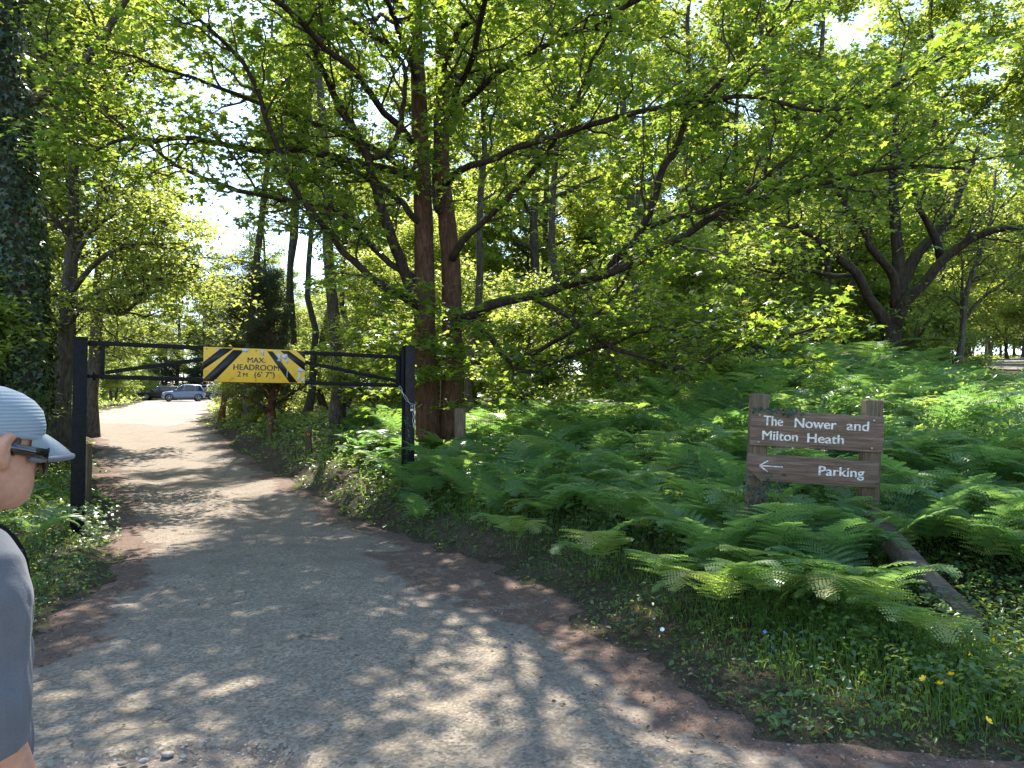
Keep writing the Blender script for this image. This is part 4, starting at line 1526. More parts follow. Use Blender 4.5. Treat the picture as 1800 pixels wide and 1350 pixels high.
pebbles(16000, 2.7, 16, lambda x, y: (sd_road(x, y) > .0) & (rg.random(len(x)) < .08 + .9 * (1 - sstep(-.2, .15, np.minimum(x - np.interp(y, apr[:, 0], apr[:, 1]), np.interp(y, apr[:, 0], apr[:, 2]) - x) - .1)) * vn(x, y, .5, 51)), .003, .013, 'gravel')
pebbles(7000, 3.1, 4.0, lambda x, y: (1 - ((x + 1.28) / .42) ** 2 - ((y - 3.55) / .18) ** 2 + (vn(x, y, .12, 53) - .5) * .8) > .35, .005, .012, 'loose_gravel')
# dry leaves and bits on the dirt
x, y = spread_pts(15000, 2.8, 20, 1.3)
sdd = sd_road(x, y)
k = (sdd > -.15) & (rg.random(len(x)) < .04 + .6 * (1 - sstep(.2, 1.1, sdd)))
x, y = x[k], y[k]
V, Fl, rn = scatter(ovate_leaf(.28, .2), np.column_stack([x, y, g0(x, y) + .03]), np.array((0, 0, 1.0)) + rg.standard_normal((len(x), 3)) * .3, rg.standard_normal((len(x), 3)), rg.uniform(.012, .04, len(x)), rg)
tag(mesh('leaf_litter', V, Fl, M['litter'], attrs={'rnd': rn}), kind='stuff')
# ------------------------------------------------------------------ lettering helper
def lettering(name, txt, width, cap, x0, zbase, y, mat, parent, align='LEFT', spacing=1.0, wordsp=1.0, bold=0.0, heavy=.06, ext=.0015, base_y=None):
    """text standing in the local xz plane facing -y, scaled to a width and a capital height"""
    c = bpy.data.curves.new(name, 'FONT')
    c.body = txt
    c.space_character, c.space_word = spacing, wordsp
    c.offset = bold
    c.extrude = .02
    c.resolution_u = 4
    tmp = bpy.data.objects.new('tmp_text', c)
    COL.objects.link(tmp)
    bpy.context.view_layer.update()
    me = bpy.data.meshes.new_from_object(tmp.evaluated_get(bpy.context.evaluated_depsgraph_get()))
    bpy.data.objects.remove(tmp)
    V = np.zeros(len(me.vertices) * 3, dtype=np.float32)
    me.vertices.foreach_get('co', V)
    V = V.reshape(-1, 3)
    w = V[:, 0].max() - V[:, 0].min()
    V[:, 0] -= V[:, 0].min()
    sx = width / w
    sy = cap / .70
    x = V[:, 0] * sx + x0 - (width / 2 if align == 'CENTER' else 0)
    out = np.column_stack([x, y - ext * (V[:, 2] / .02), zbase + V[:, 1] * sy])
    me.vertices.foreach_set('co', out.astype(np.float32).ravel())
    if heavy:                                   # a second stroke beside the first: heavier lettering
        b_m = bmesh.new()
        b_m.from_mesh(me)
        gd = bmesh.ops.duplicate(b_m, geom=b_m.verts[:] + b_m.edges[:] + b_m.faces[:])
        for v_ in gd['geom']:
            if isinstance(v_, bmesh.types.BMVert):
                v_.co.x += cap * heavy
                v_.co.z += cap * heavy * .35
                v_.co.y -= .0003
        b_m.to_mesh(me)
        b_m.free()
    me.materials.clear()
    me.materials.append(mat)
    me.update()
    o = bpy.data.objects.new(name, me)
    COL.objects.link(o)
    o.parent = parent
    return o


def slab(poly, y0, y1, holes=None):
    """polygon in xz extruded from y0 to y1"""
    n = len(poly)
    V = [(a, y0, b) for a, b in poly] + [(a, y1, b) for a, b in poly]
    fs = [np.array([list(range(n))]), np.array([list(range(n, 2 * n))[::-1]]), np.array([(i, i + n, (i + 1) % n + n, (i + 1) % n) for i in range(n)])]
    return np.array(V), fs


# ------------------------------------------------------------------ height barrier
BX, BY = X(140, 9.0), 9.0
BANG = atan2(2.2, 3.75)
BL = 4.33


def hbeam(w, d, t, h0, h1, web_along='x'):
    """H section w across, d deep, flanges facing -y and +y"""
    ps = [box(-w / 2, w / 2, -d / 2, -d / 2 + t, h0, h1), box(-w / 2, w / 2, d / 2 - t, d / 2, h0, h1), box(-t / 2, t / 2, -d / 2 + t, d / 2 - t, h0, h1)]
    if web_along == 'y':
        ps = [(np.column_stack([V[:, 1], V[:, 0], V[:, 2]]), Fq[:, ::-1]) for V, Fq in ps]
    return cat(ps)


bz = 0.0
RPZ = .07
lp_ = thing('barrier_post', 'black steel barrier post standing in brambles beside the capped person', 'post', (BX, BY, bz), (0, 0, BANG))
bevel_obj(mesh('shaft', *hbeam(.155, .155, .011, -.3, 2.52), M['black_steel'], lp_), .003)
bevel_obj(mesh('cap_plate', *box(-.08, .08, -.08, .08, 2.522, 2.53), M['black_steel'], lp_), .002)
ex, ey = BX + BL * cos(BANG), BY + BL * sin(BANG)
rp_ = thing('barrier_post', 'dark steel barrier post wrapped by a chain in front of the sycamore trunks', 'post', (ex, ey, RPZ), (0, 0, BANG))
rz0 = RPZ - bz
bevel_obj(mesh('shaft', *hbeam(.155, .155, .010, -.3, 2.60 - rz0, 'x'), M['dark_steel'], rp_), .003)
bevel_obj(mesh('cap_plate', *box(-.08, .08, -.08, .08, 2.602 - rz0, 2.61 - rz0), M['dark_steel'], rp_), .002)
bevel_obj(mesh('keeper_plate', *cat([box(-.135, -.0795, -.05, .05, 1.93 - rz0, 2.53 - rz0)]), M['black_steel'], rp_), .003)

bar = thing('height_barrier', 'black trussed steel height barrier beam carrying a yellow headroom sign', 'barrier', (BX, BY, bz), (0, 0, BANG))


def rail(x0, z0, x1, z1, w=.055, y=0.0, d=.05, ends=(0, 0)):
    L = sqrt((x1 - x0) ** 2 + (z1 - z0) ** 2)
    V, Fq = box(-ends[0], L + ends[1], y - d / 2, y + d / 2, -w / 2, w / 2)
    a = atan2(z1 - z0, x1 - x0)
    return np.column_stack([x0 + V[:, 0] * cos(a) - V[:, 2] * sin(a), V[:, 1], z0 + V[:, 0] * sin(a) + V[:, 2] * cos(a)]), Fq


for nm, args in (('top_rail', (.0785, 2.465, 4.19, 2.43)), ('bottom_rail', (.215, 2.045, 4.19, 2.0))):
    bevel_obj(mesh(nm, *rail(*args), M['black_steel'], bar), .004)
bevel_obj(mesh('end_upright', *rail(.24, 2.074, .24, 2.435, .05), M['black_steel'], bar), .004)
bevel_obj(mesh('end_upright', *rail(4.16, 2.03, 4.16, 2.401, .05), M['black_steel'], bar), .004)
bevel_obj(mesh('diagonal_brace', *rail(.27, 2.10, 2.06, 2.42, .05, 0, .036), M['black_steel'], bar), .003)
bevel_obj(mesh('diagonal_brace', *rail(2.10, 2.42, 4.13, 2.07, .05, 0, .036), M['black_steel'], bar), .003)
mesh('hinge', *cat([box(.0785, .14, -.02, .02, 2.03, 2.07), tube([(.155, 0, 2.0), (.155, 0, 2.1)], .02, 10), box(.17, .2145, -.02, .02, 2.03, 2.07)]), M['black_steel'], bar)
# the sign plate
SX0, SX1, SZ0, SZ1, SY = 1.405, 2.745, 2.005, 2.47, -.032
sgn = bevel_obj(mesh('sign_plate', *box(SX0, SX1, SY - .004, SY, SZ0, SZ1), M['yellow'], bar), .001)
sw, sh = SX1 - SX0, SZ1 - SZ0


def band(pts):
    """crop fractions (x to the right, z down) into the plate"""
    return [(SX0 + a * sw, SZ1 - b * sh) for a, b in pts][::-1]


blk = []
for pts in ([(0, .44), (.165, .02), (.28, .02), (0, .65)], [(0, .93), (.28, .06), (.385, .06), (.10, .985), (0, .985)],
            [(.61, .06), (.665, .06), (.925, .985), (.905, .985), (.84, .985)], [(.74, .03), (.83, .03), (1.0, .37), (1.0, .62)], [(.91, .02), (1, .02), (1, .25)]):
    blk.append(slab(band(pts), SY - .0052, SY - .0042))
for b_ in blk:
    mesh('stripe', *b_, M['black_letter'], sgn)
lettering('lettering', 'MAX.', .235, .072, SX0 + .505 * sw, SZ1 - .415 * sh, SY - .0042, M['black_letter'], sgn, 'CENTER', bold=0)
lettering('lettering', 'HEADROOM', .60, .078, SX0 + .505 * sw, SZ1 - .64 * sh, SY - .0042, M['black_letter'], sgn, 'CENTER', bold=0)
lettering('lettering', '2', .042, .072, SX0 + .32 * sw, SZ1 - .835 * sh, SY - .0042, M['black_letter'], sgn, bold=0)
lettering('lettering', 'M', .055, .054, SX0 + .375 * sw, SZ1 - .835 * sh, SY - .0042, M['black_letter'], sgn, bold=0)
lettering('lettering', '(6\' 7")', .27, .072, SX0 + .485 * sw, SZ1 - .835 * sh, SY - .0042, M['black_letter'], sgn, bold=0)
pe = []
rpz = np.random.default_rng(8)


def torn(cx, cz, rx_, rz_, n=11):
    a = np.linspace(0, 2 * pi, n, endpoint=False)
    r = rpz.uniform(.3, 1.2, n)
    return [(np.clip(SX0 + (cx + rx_ * q * cos(t)) * sw, SX0 + .002, SX1 - .002), np.clip(SZ1 - (cz - rz_ * q * sin(t)) * sh, SZ0 + .002, SZ1 - .002)) for t, q in zip(a, r)]


for args in ((.395, .07, .05, .08), (.565, .09, .03, .11), (.145, .03, .06, .03), (.74, .22, .04, .14), (.79, .20, .045, .10), (.81, .33, .03, .12), (.955, .62, .05, .10), (.94, .80, .022, .16), (.985, .90, .02, .12),
             (.815, .70, .007, .14), (.47, .33, .008, .02), (.55, .38, .012, .015), (.59, .80, .01, .02), (.12, .96, .02, .025), (.70, .05, .025, .04)):
    pe.append(slab(torn(*args), SY - .0063, SY - .0054))
for b_ in pe:
    mesh('peeled_patch', *b_, M['peel'], sgn)
bolts = []
for fx_ in (.03, .5, .97):
    for fz in (.06, .94):
        bolts.append((np.array(tube([(SX0 + fx_ * sw, SY - .010, SZ1 - fz * sh), (SX0 + fx_ * sw, SY - .0045, SZ1 - fz * sh)], .007, 8)[0]), tube([(0, 0, 0), (0, 1, 0)], .007, 8)[1]))
mesh('bolt', *cat(bolts), M['dark_steel'], sgn)

# chain and padlock on the far post
ch = thing('chain', 'galvanised chain hanging in a loop with a padlock on the dark post', 'chain', (ex, ey, RPZ), (0, 0, BANG))


def link(p, q, L=.05, w=.028, r=.0042, roll=0.0):
    p, q = np.array(p), np.array(q)
    t = norm(q - p)
    ref = np.array((0, 1.0, 0)) if abs(t[1]) < .8 else np.array((1.0, 0, 0))
    a = norm(np.cross(t, ref))
    b = np.cross(t, a)
    sdv = a * cos(roll) + b * sin(roll)
    ang = np.linspace(0, 2 * pi, 16, endpoint=False)
    c = (p + q) / 2
    l = np.linalg.norm(q - p) / 2 + .008
    pts = [c + t * (np.sign(cos(x)) * (l - w / 2) + cos(x) * w / 2) + sdv * sin(x) * w / 2 for x in ang]
    pts.append(pts[0])
    return tube(pts, r, 6, cap=False)


cp = spline([(-.16, -.05, 1.98), (-.13, -.098, 1.88), (-.04, -.10, 1.75), (.03, -.10, 1.70), (.082, -.09, 1.71), (.10, -.02, 1.76)], 9)
cp2 = spline([(.045, -.098, 1.69), (.05, -.10, 1.58), (.048, -.10, 1.50), (.047, -.10, 1.36)], 7)
lk = [link(cp[i], cp[i + 1], roll=(i % 2) * 1.3 + .4) for i in range(len(cp) - 1)] + [link(cp2[i], cp2[i + 1], roll=(i % 2) * 1.3 + .2) for i in range(len(cp2) - 1)]
mesh('chain_links', *cat([(V - (0, 0, rz0), f) for V, f in lk]), M['chain'], ch, True).name = 'linked_chain'
pk = mesh('padlock', *cat([box(-.012, .036, -.125, -.103, 1.605 - rz0, 1.645 - rz0)]), M['chain'], ch)
bevel_obj(pk, .004)
mesh('shackle', *tube([(-.004, -.113, 1.64 - rz0), (-.004, -.113, 1.675 - rz0), (.012, -.113, 1.692 - rz0), (.028, -.113, 1.675 - rz0), (.028, -.113, 1.64 - rz0)], .004, 8), M['chain'], pk, True)
# ivy creeping up the chained post and round the other post's foot
def creeper(name, label, base, fn, n, size, rot=0, matk='dark', seed=1):
    r = np.random.default_rng(seed)
    root_pts, nr, hd = fn(r, n)
    V, Fl, rn = scatter(star_leaf(), root_pts, nr + r.standard_normal((n, 3)) * .25, hd, size * r.uniform(.6, 1.3, n), r)
    o = mesh(name, V, Fl, M[matk], None, False, {'rnd': rn})
    o.location, o.rotation_euler = base, (0, 0, rot)
    return tag(o, label, 'climbing plant')


creeper('ivy', 'thin trail of ivy climbing the dark chained post', (ex, ey, gz(ex, ey)),
        lambda r, n: (lambda z: (np.column_stack([-.045 + .03 * np.sin(z * 9) + r.normal(0, .022, n), -.088 - .012 * r.random(n), z]), np.tile((0, -1.0, .3), (n, 1)), np.column_stack([r.normal(0, .6, n), 0 * z, -np.ones(n)])))(.3 + r.random(n) ** 1.4 * .95), 120, .045, BANG, seed=4)
creeper('bramble_bush', 'bramble sprays wrapped about the foot of the black barrier post', (BX, BY, bz),
        lambda r, n: (lambda a, z, q: (np.column_stack([np.cos(a) * q, np.sin(a) * q - .05, z]), np.column_stack([np.cos(a) * .4, np.sin(a) * .4 - .3, np.ones(n)]), np.column_stack([np.cos(a), np.sin(a), -.3 + 0 * a])))(r.uniform(0, 6.28, n), r.random(n) ** 1.3 * .5, .12 + .35 * r.random(n)), 520, .075, BANG, 'bramble', 6)

# ------------------------------------------------------------------ small wooden posts
def hexpost(name, label, px, d, h, r, disc=True):
    x = X(px, d)
    root = thing(name, label, 'post', (x, d, gz(x, d)), (0, 0, atan2(-x, d) * -0.0 + .25))
    a = np.linspace(0, 2 * pi, 6, endpoint=False) + pi / 6
    rg_ = [np.column_stack([np.cos(a) * k, np.sin(a) * k, np.full(6, z)]) for k, z in ((r, -.3), (r, h - .09), (r * .9, h - .05), (r * .35, h), (r * .1, h + .005))]
    mesh('shaft', *loft(rg_), M['post_wood'], root)
    if disc:
        dz = h - .17
        c = tube([(0, -r * .9 - .008, dz), (0, -r * .9 + .004, dz)], .046, 20)
        dd = mesh('waymark_disc', *c, M['orange'], root)
        mesh('arrow', *slab([(-.004, dz - .02), (.004, dz - .02), (.004, dz + .006), (.014, dz + .006), (0, dz + .024), (-.014, dz + .006), (-.004, dz + .006)], -r * .9 - .0105, -r * .9 - .0085), M['black_letter'], dd)
        mesh('disc_ring', *cat([tube([(.046 * cos(t), -r * .9 - .008, dz + .046 * sin(t)) for t in np.linspace(0, 2 * pi, 25)], .007, 6, cap=False)]), M['black_letter'], dd)
    return root


hexpost('waymarker_post', 'pointed brown waymarker post with an orange disc nearest the barrier', 543, 17.4, .72, .09)
hexpost('waymarker_post', 'smaller-looking brown waymarker post farther up the drive verge', 476, 21.4, .72, .09)
gp = thing('wooden_post', 'plain grey-green square wooden post at the foot of the twin trunks', 'post', base_at(809, 11.9))
bevel_obj(mesh('shaft', *box(-.085, .085, -.085, .085, -.3, 1.18), M['post_wood'], gp), .012)
sp_ = thing('wooden_post', 'short dark wooden stump post in the grass behind the black barrier post', 'post', base_at(152, 11.0))
bevel_obj(mesh('shaft', *box(-.07, .07, -.07, .07, -.2, .8), M['post_wood'], sp_), .01)

# ------------------------------------------------------------------ wooden name sign
sd_x, sd_y = X(1431, 6.0) - .075, 6.0
sb = gz(sd_x, sd_y)
TILT = radians(3.2)
sign = thing('wooden_sign', 'weathered brown wooden sign with white lettering standing among the ferns', 'sign', (sd_x, sd_y, sb), (0, TILT, 0))


def sgz(py):
    return P(1431, py, 6.0)[2] - sb


PXM = 6.0 / F_PX
zt = sgz(698)
for xo, top, w in ((-.45, zt + .005, .138), (.475, zt + .005, .142)):
    ps = [np.array([(xo - w / 2, -.05, z), (xo + w / 2, -.05, z), (xo + w / 2, .05, z), (xo - w / 2, .05, z)]) for z in (-.5, .3, .7, top - .01, top)]
    ps[-1] = (ps[-1] - (xo, 0, 0)) * (.9, .8, 1) + (xo, 0, 0)
    bevel_obj(mesh('post', *loft(ps), M['post_wood'], sign), .008)
zb1, zb0 = sgz(726), sgz(788)


def board(poly, name):
    o = bevel_obj(mesh(name, *slab(poly, -.082, -.0515), M['board'], sign), .005)
    return o


b1 = board([(-.54, zb0), (.0, zb0 + .002), (.54, zb0 - .002), (.541, zb1 + .003), (.05, zb1), (-.538, zb1 + .001)], 'name_board')
zc1, zc0 = sgz(802), sgz(846)
b2 = board([(-.44, zc0 - .012), (.50, zc0 - .02), (.515, zc1 - .008), (-.55, zc1 + .002), (-.553, zc0 + .082)], 'arrow_board')
hb1 = (zb0 + zb1) / 2
yl = -.0822
lettering('lettering', 'The', .155, .078, -.437, hb1 + .025, yl, M['white_letter'], b1, bold=0)
lettering('lettering', 'Nower', .335, .078, -.185, hb1 + .021, yl, M['white_letter'], b1, bold=0)
lettering('lettering', 'and', .178, .078, .235, hb1 + .022, yl, M['white_letter'], b1, bold=0)
lettering('lettering', 'Milton', .285, .074, -.442, hb1 - .092, yl, M['white_letter'], b1, bold=0)
lettering('lettering', 'Heath', .292, .074, -.078, hb1 - .094, yl, M['white_letter'], b1, bold=0)
hb2 = (zc0 + zc1) / 2
lettering('lettering', 'Parking', .365, .075, .025, hb2 - .042, yl, M['white_letter'], b2, bold=0)
ar = [rail(-.45, hb2 + .008, -.265, hb2 + .006, .010, yl - .0006, .0016), rail(-.452, hb2 + .008, -.385, hb2 + .052, .011, yl - .0009, .0016), rail(-.452, hb2 + .008, -.385, hb2 - .038, .011, yl - .0012, .0016)]
mesh('arrow', *cat(ar), M['white_letter'], b2)
sc_ = []
for bx_, bz_ in ((.455, zb1 - .035), (.445, zb0 + .03), (-.47, zb1 - .04), (-.47, zb0 + .03)):
    sc_.append(tube([(bx_, -.088, bz_), (bx_, -.081, bz_)], .009, 10))
mesh('screw', *cat(sc_), M['chain'], b1)
ivn = 330


def ivy_sign(r, n):
    k = n // 3
    z = np.r_[r.uniform(.15, zc0 + .06, n - k), r.uniform(zb1 - .02, zb1 + .03, k)]
    x = np.r_[-.45 + r.normal(0, .06, n - k) * (1 + .4 * np.sin(z[:n - k] * 12)), -.53 + r.random(k) ** 1.2 * .42]
    y = np.r_[r.uniform(-.115, -.06, n - k), r.uniform(-.10, -.05, k)]
    return np.column_stack([x, y, z]), np.tile((0, -1.0, .45), (n, 1)), np.column_stack([r.normal(0, .6, n), 0 * z, -np.ones(n)])


iv = creeper('ivy', 'dark ivy climbing the sign post under the arrow and onto the board edge', (sd_x, sd_y, sb), ivy_sign, 300, .042, 0, 'dark', 9)
iv.rotation_euler = (0, TILT, 0)
# fallen prop timber beside the sign
a_, b_ = np.array(P(1532, 915, 5.7)), on_ground(1706, 1100, .05)
a_[2] = max(a_[2], gz(a_[0], a_[1]) + .3)
tim = thing('timber', 'old grey squared timber leaning down from the sign into the verge', 'timber', tuple(b_))
d_ = a_ - b_
s = np.linspace(-.06, 1.05, 9)
rings = []
t_ = norm(d_)
u_ = norm(np.cross(t_, (0, 0, 1.0)))
v_ = np.cross(u_, t_)
for q in s:
    c = d_ * q
    w1, w2 = .066 * (1 + .05 * sin(q * 9)), .065 * (1 + .06 * cos(q * 7))
    rings.append(np.array([c + u_ * w1 + v_ * w2, c - u_ * w1 + v_ * w2, c - u_ * w1 - v_ * w2, c + u_ * w1 - v_ * w2]))
bevel_obj(mesh('beam', *loft(rings), M['log'], tim), .012)

# ------------------------------------------------------------------ parked cars
M['tyre'] = plain('tyre_rubber', (.015, .015, .016), .8)
M['rim'] = plain('alloy', (.55, .56, .58), .3, .9)
M['carglass'] = plain('car_glass', (.03, .04, .05), .05, 0, .8, coat=.5)
M['lamp_w'] = plain('lamp_lens', (.75, .78, .8), .1, 0, .8)
M['lamp_r'] = plain('tail_lens', (.45, .02, .02), .15, 0, .7)
M['plate_w'] = plain('white_plate', (.75, .75, .72), .4)
M['plate_y'] = plain('yellow_plate', (.80, .42, .02), .4)
M['trim'] = plain('black_trim', (.02, .02, .022), .55)


def car(label, loc, rot, paint, L=4.6, W=1.9, Hh=1.70, rear_slope=.35):
    root = thing('parked_car', label, 'car', loc, rot)
    h = L / 2
    st = [(-h, .66, .48, 1.00), (-h + .08, .84, .40, 1.08), (-h + .45, .93, .32, 1.10), (-1.2, .95, .27, 1.10), (0, .95, .25, 1.07), (.9, .95, .25, 1.06), (1.35, .94, .27, 1.03), (1.8, .91, .32, .97), (h - .12, .84, .36, .88), (h, .68, .46, .76)]
    rings = []
    for x, w, zb, ztp in st:
        w *= W / 1.9
        rings.append(np.array([(x, -w * .9, zb), (x, -w, zb + .12), (x, -w, ztp - .28), (x, -w * .97, ztp - .08), (x, -w * .86, ztp), (x, 0, ztp + .03), (x, w * .86, ztp), (x, w * .97, ztp - .08), (x, w, ztp - .28), (x, w, zb + .12), (x, w * .9, zb), (x, 0, zb - .02)])[::-1])
    body = mesh('body', *loft(rings), paint, root, True)
    zb, zr = 1.06, Hh - .06
    xr = (.15, -h + .20 + rear_slope)
    wr = .66 * W / 1.9
    wb = .87 * W / 1.9
    V = np.array([(1.05, -wb, zb), (1.05, wb, zb), (-h + .14, wb, zb), (-h + .14, -wb, zb), (xr[0], -wr, zr), (xr[0], wr, zr), (xr[1], wr, zr), (xr[1], -wr, zr)])
    mesh('cabin_glass', V, np.array([(0, 1, 5, 4), (1, 2, 6, 5), (2, 3, 7, 6), (3, 0, 4, 7), (4, 5, 6, 7)]), M['carglass'], root)
    rw = wr + .03
    roof = [np.array([(x, -k, z), (x, k, z), (x, k * .8, z + .05), (x, 0, z + .075), (x, -k * .8, z + .05)]) for x, k, z in ((xr[0] + .12, rw * .9, zr - .035), (xr[0] - .1, rw, zr), (-.7, rw, zr + .015), (xr[1], rw, zr - .01), (xr[1] - .18, rw * .93, zr - .03))]
    mesh('roof', *loft(roof), paint, root, True)
    for sg in (-1, 1):
        ps = []
        for x0, x1, t in ((1.06, xr[0] + .02, .055), (.02, -.08, .045), (-1.0, -1.05, .055), (-h + .16, xr[1] + .0, .12)):
            ps.append(tube([(x0, sg * (wb + .005), zb - .02), (x1, sg * (wr + .012), zr + .01)], t * .6, 6))
        mesh('pillar', *cat(ps), paint if sg else paint, root, True)
        m_ = mesh('wing_mirror', *loft([np.array([(.78 + .07 * a * s_, sg * y, 1.15 + .07 * b * s_) for a, b in ((1, 1), (-1, 1), (-1, -1), (1, -1))]) for y, s_ in ((wb - .02, .4), (wb + .06, .9), (wb + .20, 1.0), (wb + .23, .6))]), paint, root, True)
        hl = mesh('headlight', *loft([np.array([(h - .26 + q, sg * (.50 + .0), .80), (h - .36 + q, sg * .84, .84), (h - .40 + q, sg * .85, .95), (h - .27 + q, sg * .52, .91)][::sg]) for q in (.02, .20)]), M['lamp_w'], root)
        mesh('tail_light', *box(-h - .012, -h + .2, min(sg * .60, sg * .86), max(sg * .60, sg * .86), .92, 1.06), M['lamp_r'], root)
    for x in (1.40, -1.36):
        for sg in (-1, 1):
            wv = W / 2 - .10
            y0, y1 = sorted((sg * (wv - .12), sg * (wv + .105)))
            w_ = bpy.data.objects.new('wheel', None)
            COL.objects.link(w_)
            w_.parent = root
            ty = [tube([(x, y0, .36), (x, y0 + .03, .36), (x, y1 - .03, .36), (x, y1, .36)], [.32, .365, .365, .32], 24)]
            mesh('tyre', *cat(ty), M['tyre'], w_, True)
            yo = y1 if sg > 0 else y0
            sp = [tube([(x, yo + sg * .002, .36), (x, yo + sg * .012, .36)], [.10, .07], 12)]
            for k in range(5):
                a = 2 * pi * k / 5 + .3
                sp.append(tube([(x + .06 * cos(a), yo + sg * .006, .36 + .06 * sin(a)), (x + .24 * cos(a), yo + sg * .006, .36 + .24 * sin(a))], [.035, .028], 6))
            ringp = [(x + .245 * cos(a), yo + sg * .002, .36 + .245 * sin(a)) for a in np.linspace(0, 2 * pi, 25)]
            sp.append(tube(ringp, .022, 6, cap=False))
            mesh('rim', *cat(sp), M['rim'], w_, True)
            arch = [(x + .41 * cos(a), sg * (W / 2 * 1.0 - .005), .36 + .41 * sin(a)) for a in np.linspace(-.15, pi + .15, 18)]
            mesh('wheel_arch', *tube(arch, .035, 6), M['trim'], root, True)
    mesh('bumper', *loft([np.array([(h - .25, -.8, z), (h + .03, -.55, z), (h + .03, .55, z), (h - .25, .8, z)]) for z in (.40, .58)]), M['trim'], root)
    mesh('grille', *box(h - .06, h + .012, -.45, .45, .66, .80), M['trim'], root)
    mesh('number_plate', *box(h + .0302, h + .04, -.26, .26, .46, .57), M['plate_w'], root)
    mesh('rear_bumper', *box(-h - .03, -h + .2, -.72, .72, .42, .66), M['trim'], root)
    mesh('number_plate', *box(-h - .04, -h - .0302, -.26, .26, .70, .82), M['plate_y'], root)
    return root


def paint(name, c):
    return plain(name, c, .3, .25, .6, coat=.6)


def park(px, d, heading, label, pm, **k):
    x = X(px, d)
    return car(label, (x, d, g0(np.array([x]), np.array([d]))[0] + .02), (0, 0, heading), pm, **k)


park(323, 76.0, radians(207), 'silver-blue estate car parked in the sun at three-quarter view', paint('silver_blue_paint', (.20, .26, .38)), L=4.1, Hh=1.74)
park(283, 83.0, radians(196), 'black car partly hidden behind the silver-blue one', paint('black_paint', (.015, .016, .02)), Hh=1.62)
park(379, 84.0, radians(62), 'dark grey car seen from behind with a yellow rear plate', paint('dark_grey_paint', (.035, .035, .042)), L=4.4)
park(408, 87.0, radians(80), 'dark car almost hidden by the leafy verge at the end of the row', paint('dark_car_paint', (.02, .02, .024)), L=4.3)

# ------------------------------------------------------------------ the person
M['skin'] = plain('skin', (.43, .235, .165), .5, 0, .35, 45, .12, 0, .14)
M['skin'].node_tree.nodes['Principled BSDF'].inputs['Subsurface Weight'].default_value = .15
M['skin'].node_tree.nodes['Principled BSDF'].inputs['Subsurface Radius'].default_value = (.012, .005, .003)


def cloth(name, c, sc=350, amt=.12):
    m, t, p = nmat(name)
    co = objco(t)
    f = noise(t, 14, 5, .6, co)
    w = noise(t, sc, 2, .5, co)
    k = ramp(t, f, [(.3, tuple(x * (1 - amt) for x in c)), (.7, tuple(x * (1 + amt) for x in c))])
    k = mixc(t, ramp(t, w, [(.35, (.35, .35, .35)), (.65, (0, 0, 0))]), k, tuple(x * .6 for x in c))
    t.links.new(k, p.inputs['Base Color'])
    p.inputs['Roughness'].default_value = .9
    p.inputs['Sheen Weight'].default_value = .15
    bump(t, p, math_(t, 'ADD', f, math_(t, 'MULTIPLY', w, .15)), .25, .01)
    return m


def cap_mat():
    m, t, p = nmat('cap_mesh_fabric')
    co = objco(t)
    w = t.nodes.new('ShaderNodeTexWave')
    w.wave_type, w.bands_direction = 'BANDS', 'Z'
    w.inputs['Scale'].default_value = 42
    w.inputs['Distortion'].default_value = .15
    t.links.new(co, w.inputs['Vector'])
    n_ = noise(t, 420, 2, .5, co)
    h = math_(t, 'ADD', w.outputs['Fac'], math_(t, 'MULTIPLY', n_, .3))
    t.links.new(ramp(t, h, [(.1, (.16, .21, .245)), (.5, (.205, .26, .30)), (1, (.235, .29, .33))]), p.inputs['Base Color'])
    p.inputs['Roughness'].default_value = .85
    bump(t, p, h, .3, .003)
    return m


M['shirt'] = cloth('charcoal_shirt', (.095, .101, .114))
M['trousers'] = cloth('grey_trousers', (.13, .125, .12))
M['cap'] = cap_mat()
M['brim'] = cloth('brim_fabric', (.21, .265, .30), 500, .05)
M['brim_edge'] = cloth('brim_edge', (.10, .11, .135), 500, .05)
M['strap'] = plain('black_webbing', (.008, .008, .010), .9, 0, .1, 200, .2, 0, .3)
M['hair'] = plain('brown_hair', (.05, .03, .02), .6, 0, .4, 120, .3, 0, .5)
M['shades'] = plain('dark_lens', (.006, .006, .008), .12, 0, .6, coat=.4)
M['shoe'] = plain('dark_shoe', (.04, .035, .03), .7)


def ell(z, cx, cy_, rx_, ry_, n=20, e=2.0):
    a = np.linspace(0, 2 * pi, n, endpoint=False)
    ca, sa = np.cos(a), np.sin(a)
    return np.column_stack([cx + rx_ * np.sign(ca) * np.abs(ca) ** (2 / e), cy_ + ry_ * np.sign(sa) * np.abs(sa) ** (2 / e), np.full(n, z)])


def fused(name, parts, mat, parent, vox=.006, smooth=3, fac=.5):
    o = mesh(name, *cat(parts), mat, None, True)
    m = o.modifiers.new('r', 'REMESH')
    m.mode, m.voxel_size = 'VOXEL', vox
    m.use_smooth_shade = True
    k = o.modifiers.new('s', 'SMOOTH')
    k.iterations, k.factor = smooth, fac
    bpy.context.view_layer.update()
    me = bpy.data.meshes.new_from_object(o.evaluated_get(bpy.context.evaluated_depsgraph_get()))
    old = o.data
    o.modifiers.clear()
    o.data = me
    me.name = name
    bpy.data.meshes.remove(old)
    if not me.materials:
        me.materials.append(mat)
    me.polygons.foreach_set('use_smooth', np.ones(len(me.polygons), dtype=bool))
    o.parent = parent
    return o


def rotv(parts, Mx, piv):
    piv = np.array(piv)
    return [((np.asarray(V) - piv) @ np.array(Mx).T + piv, f) for V, f in parts]


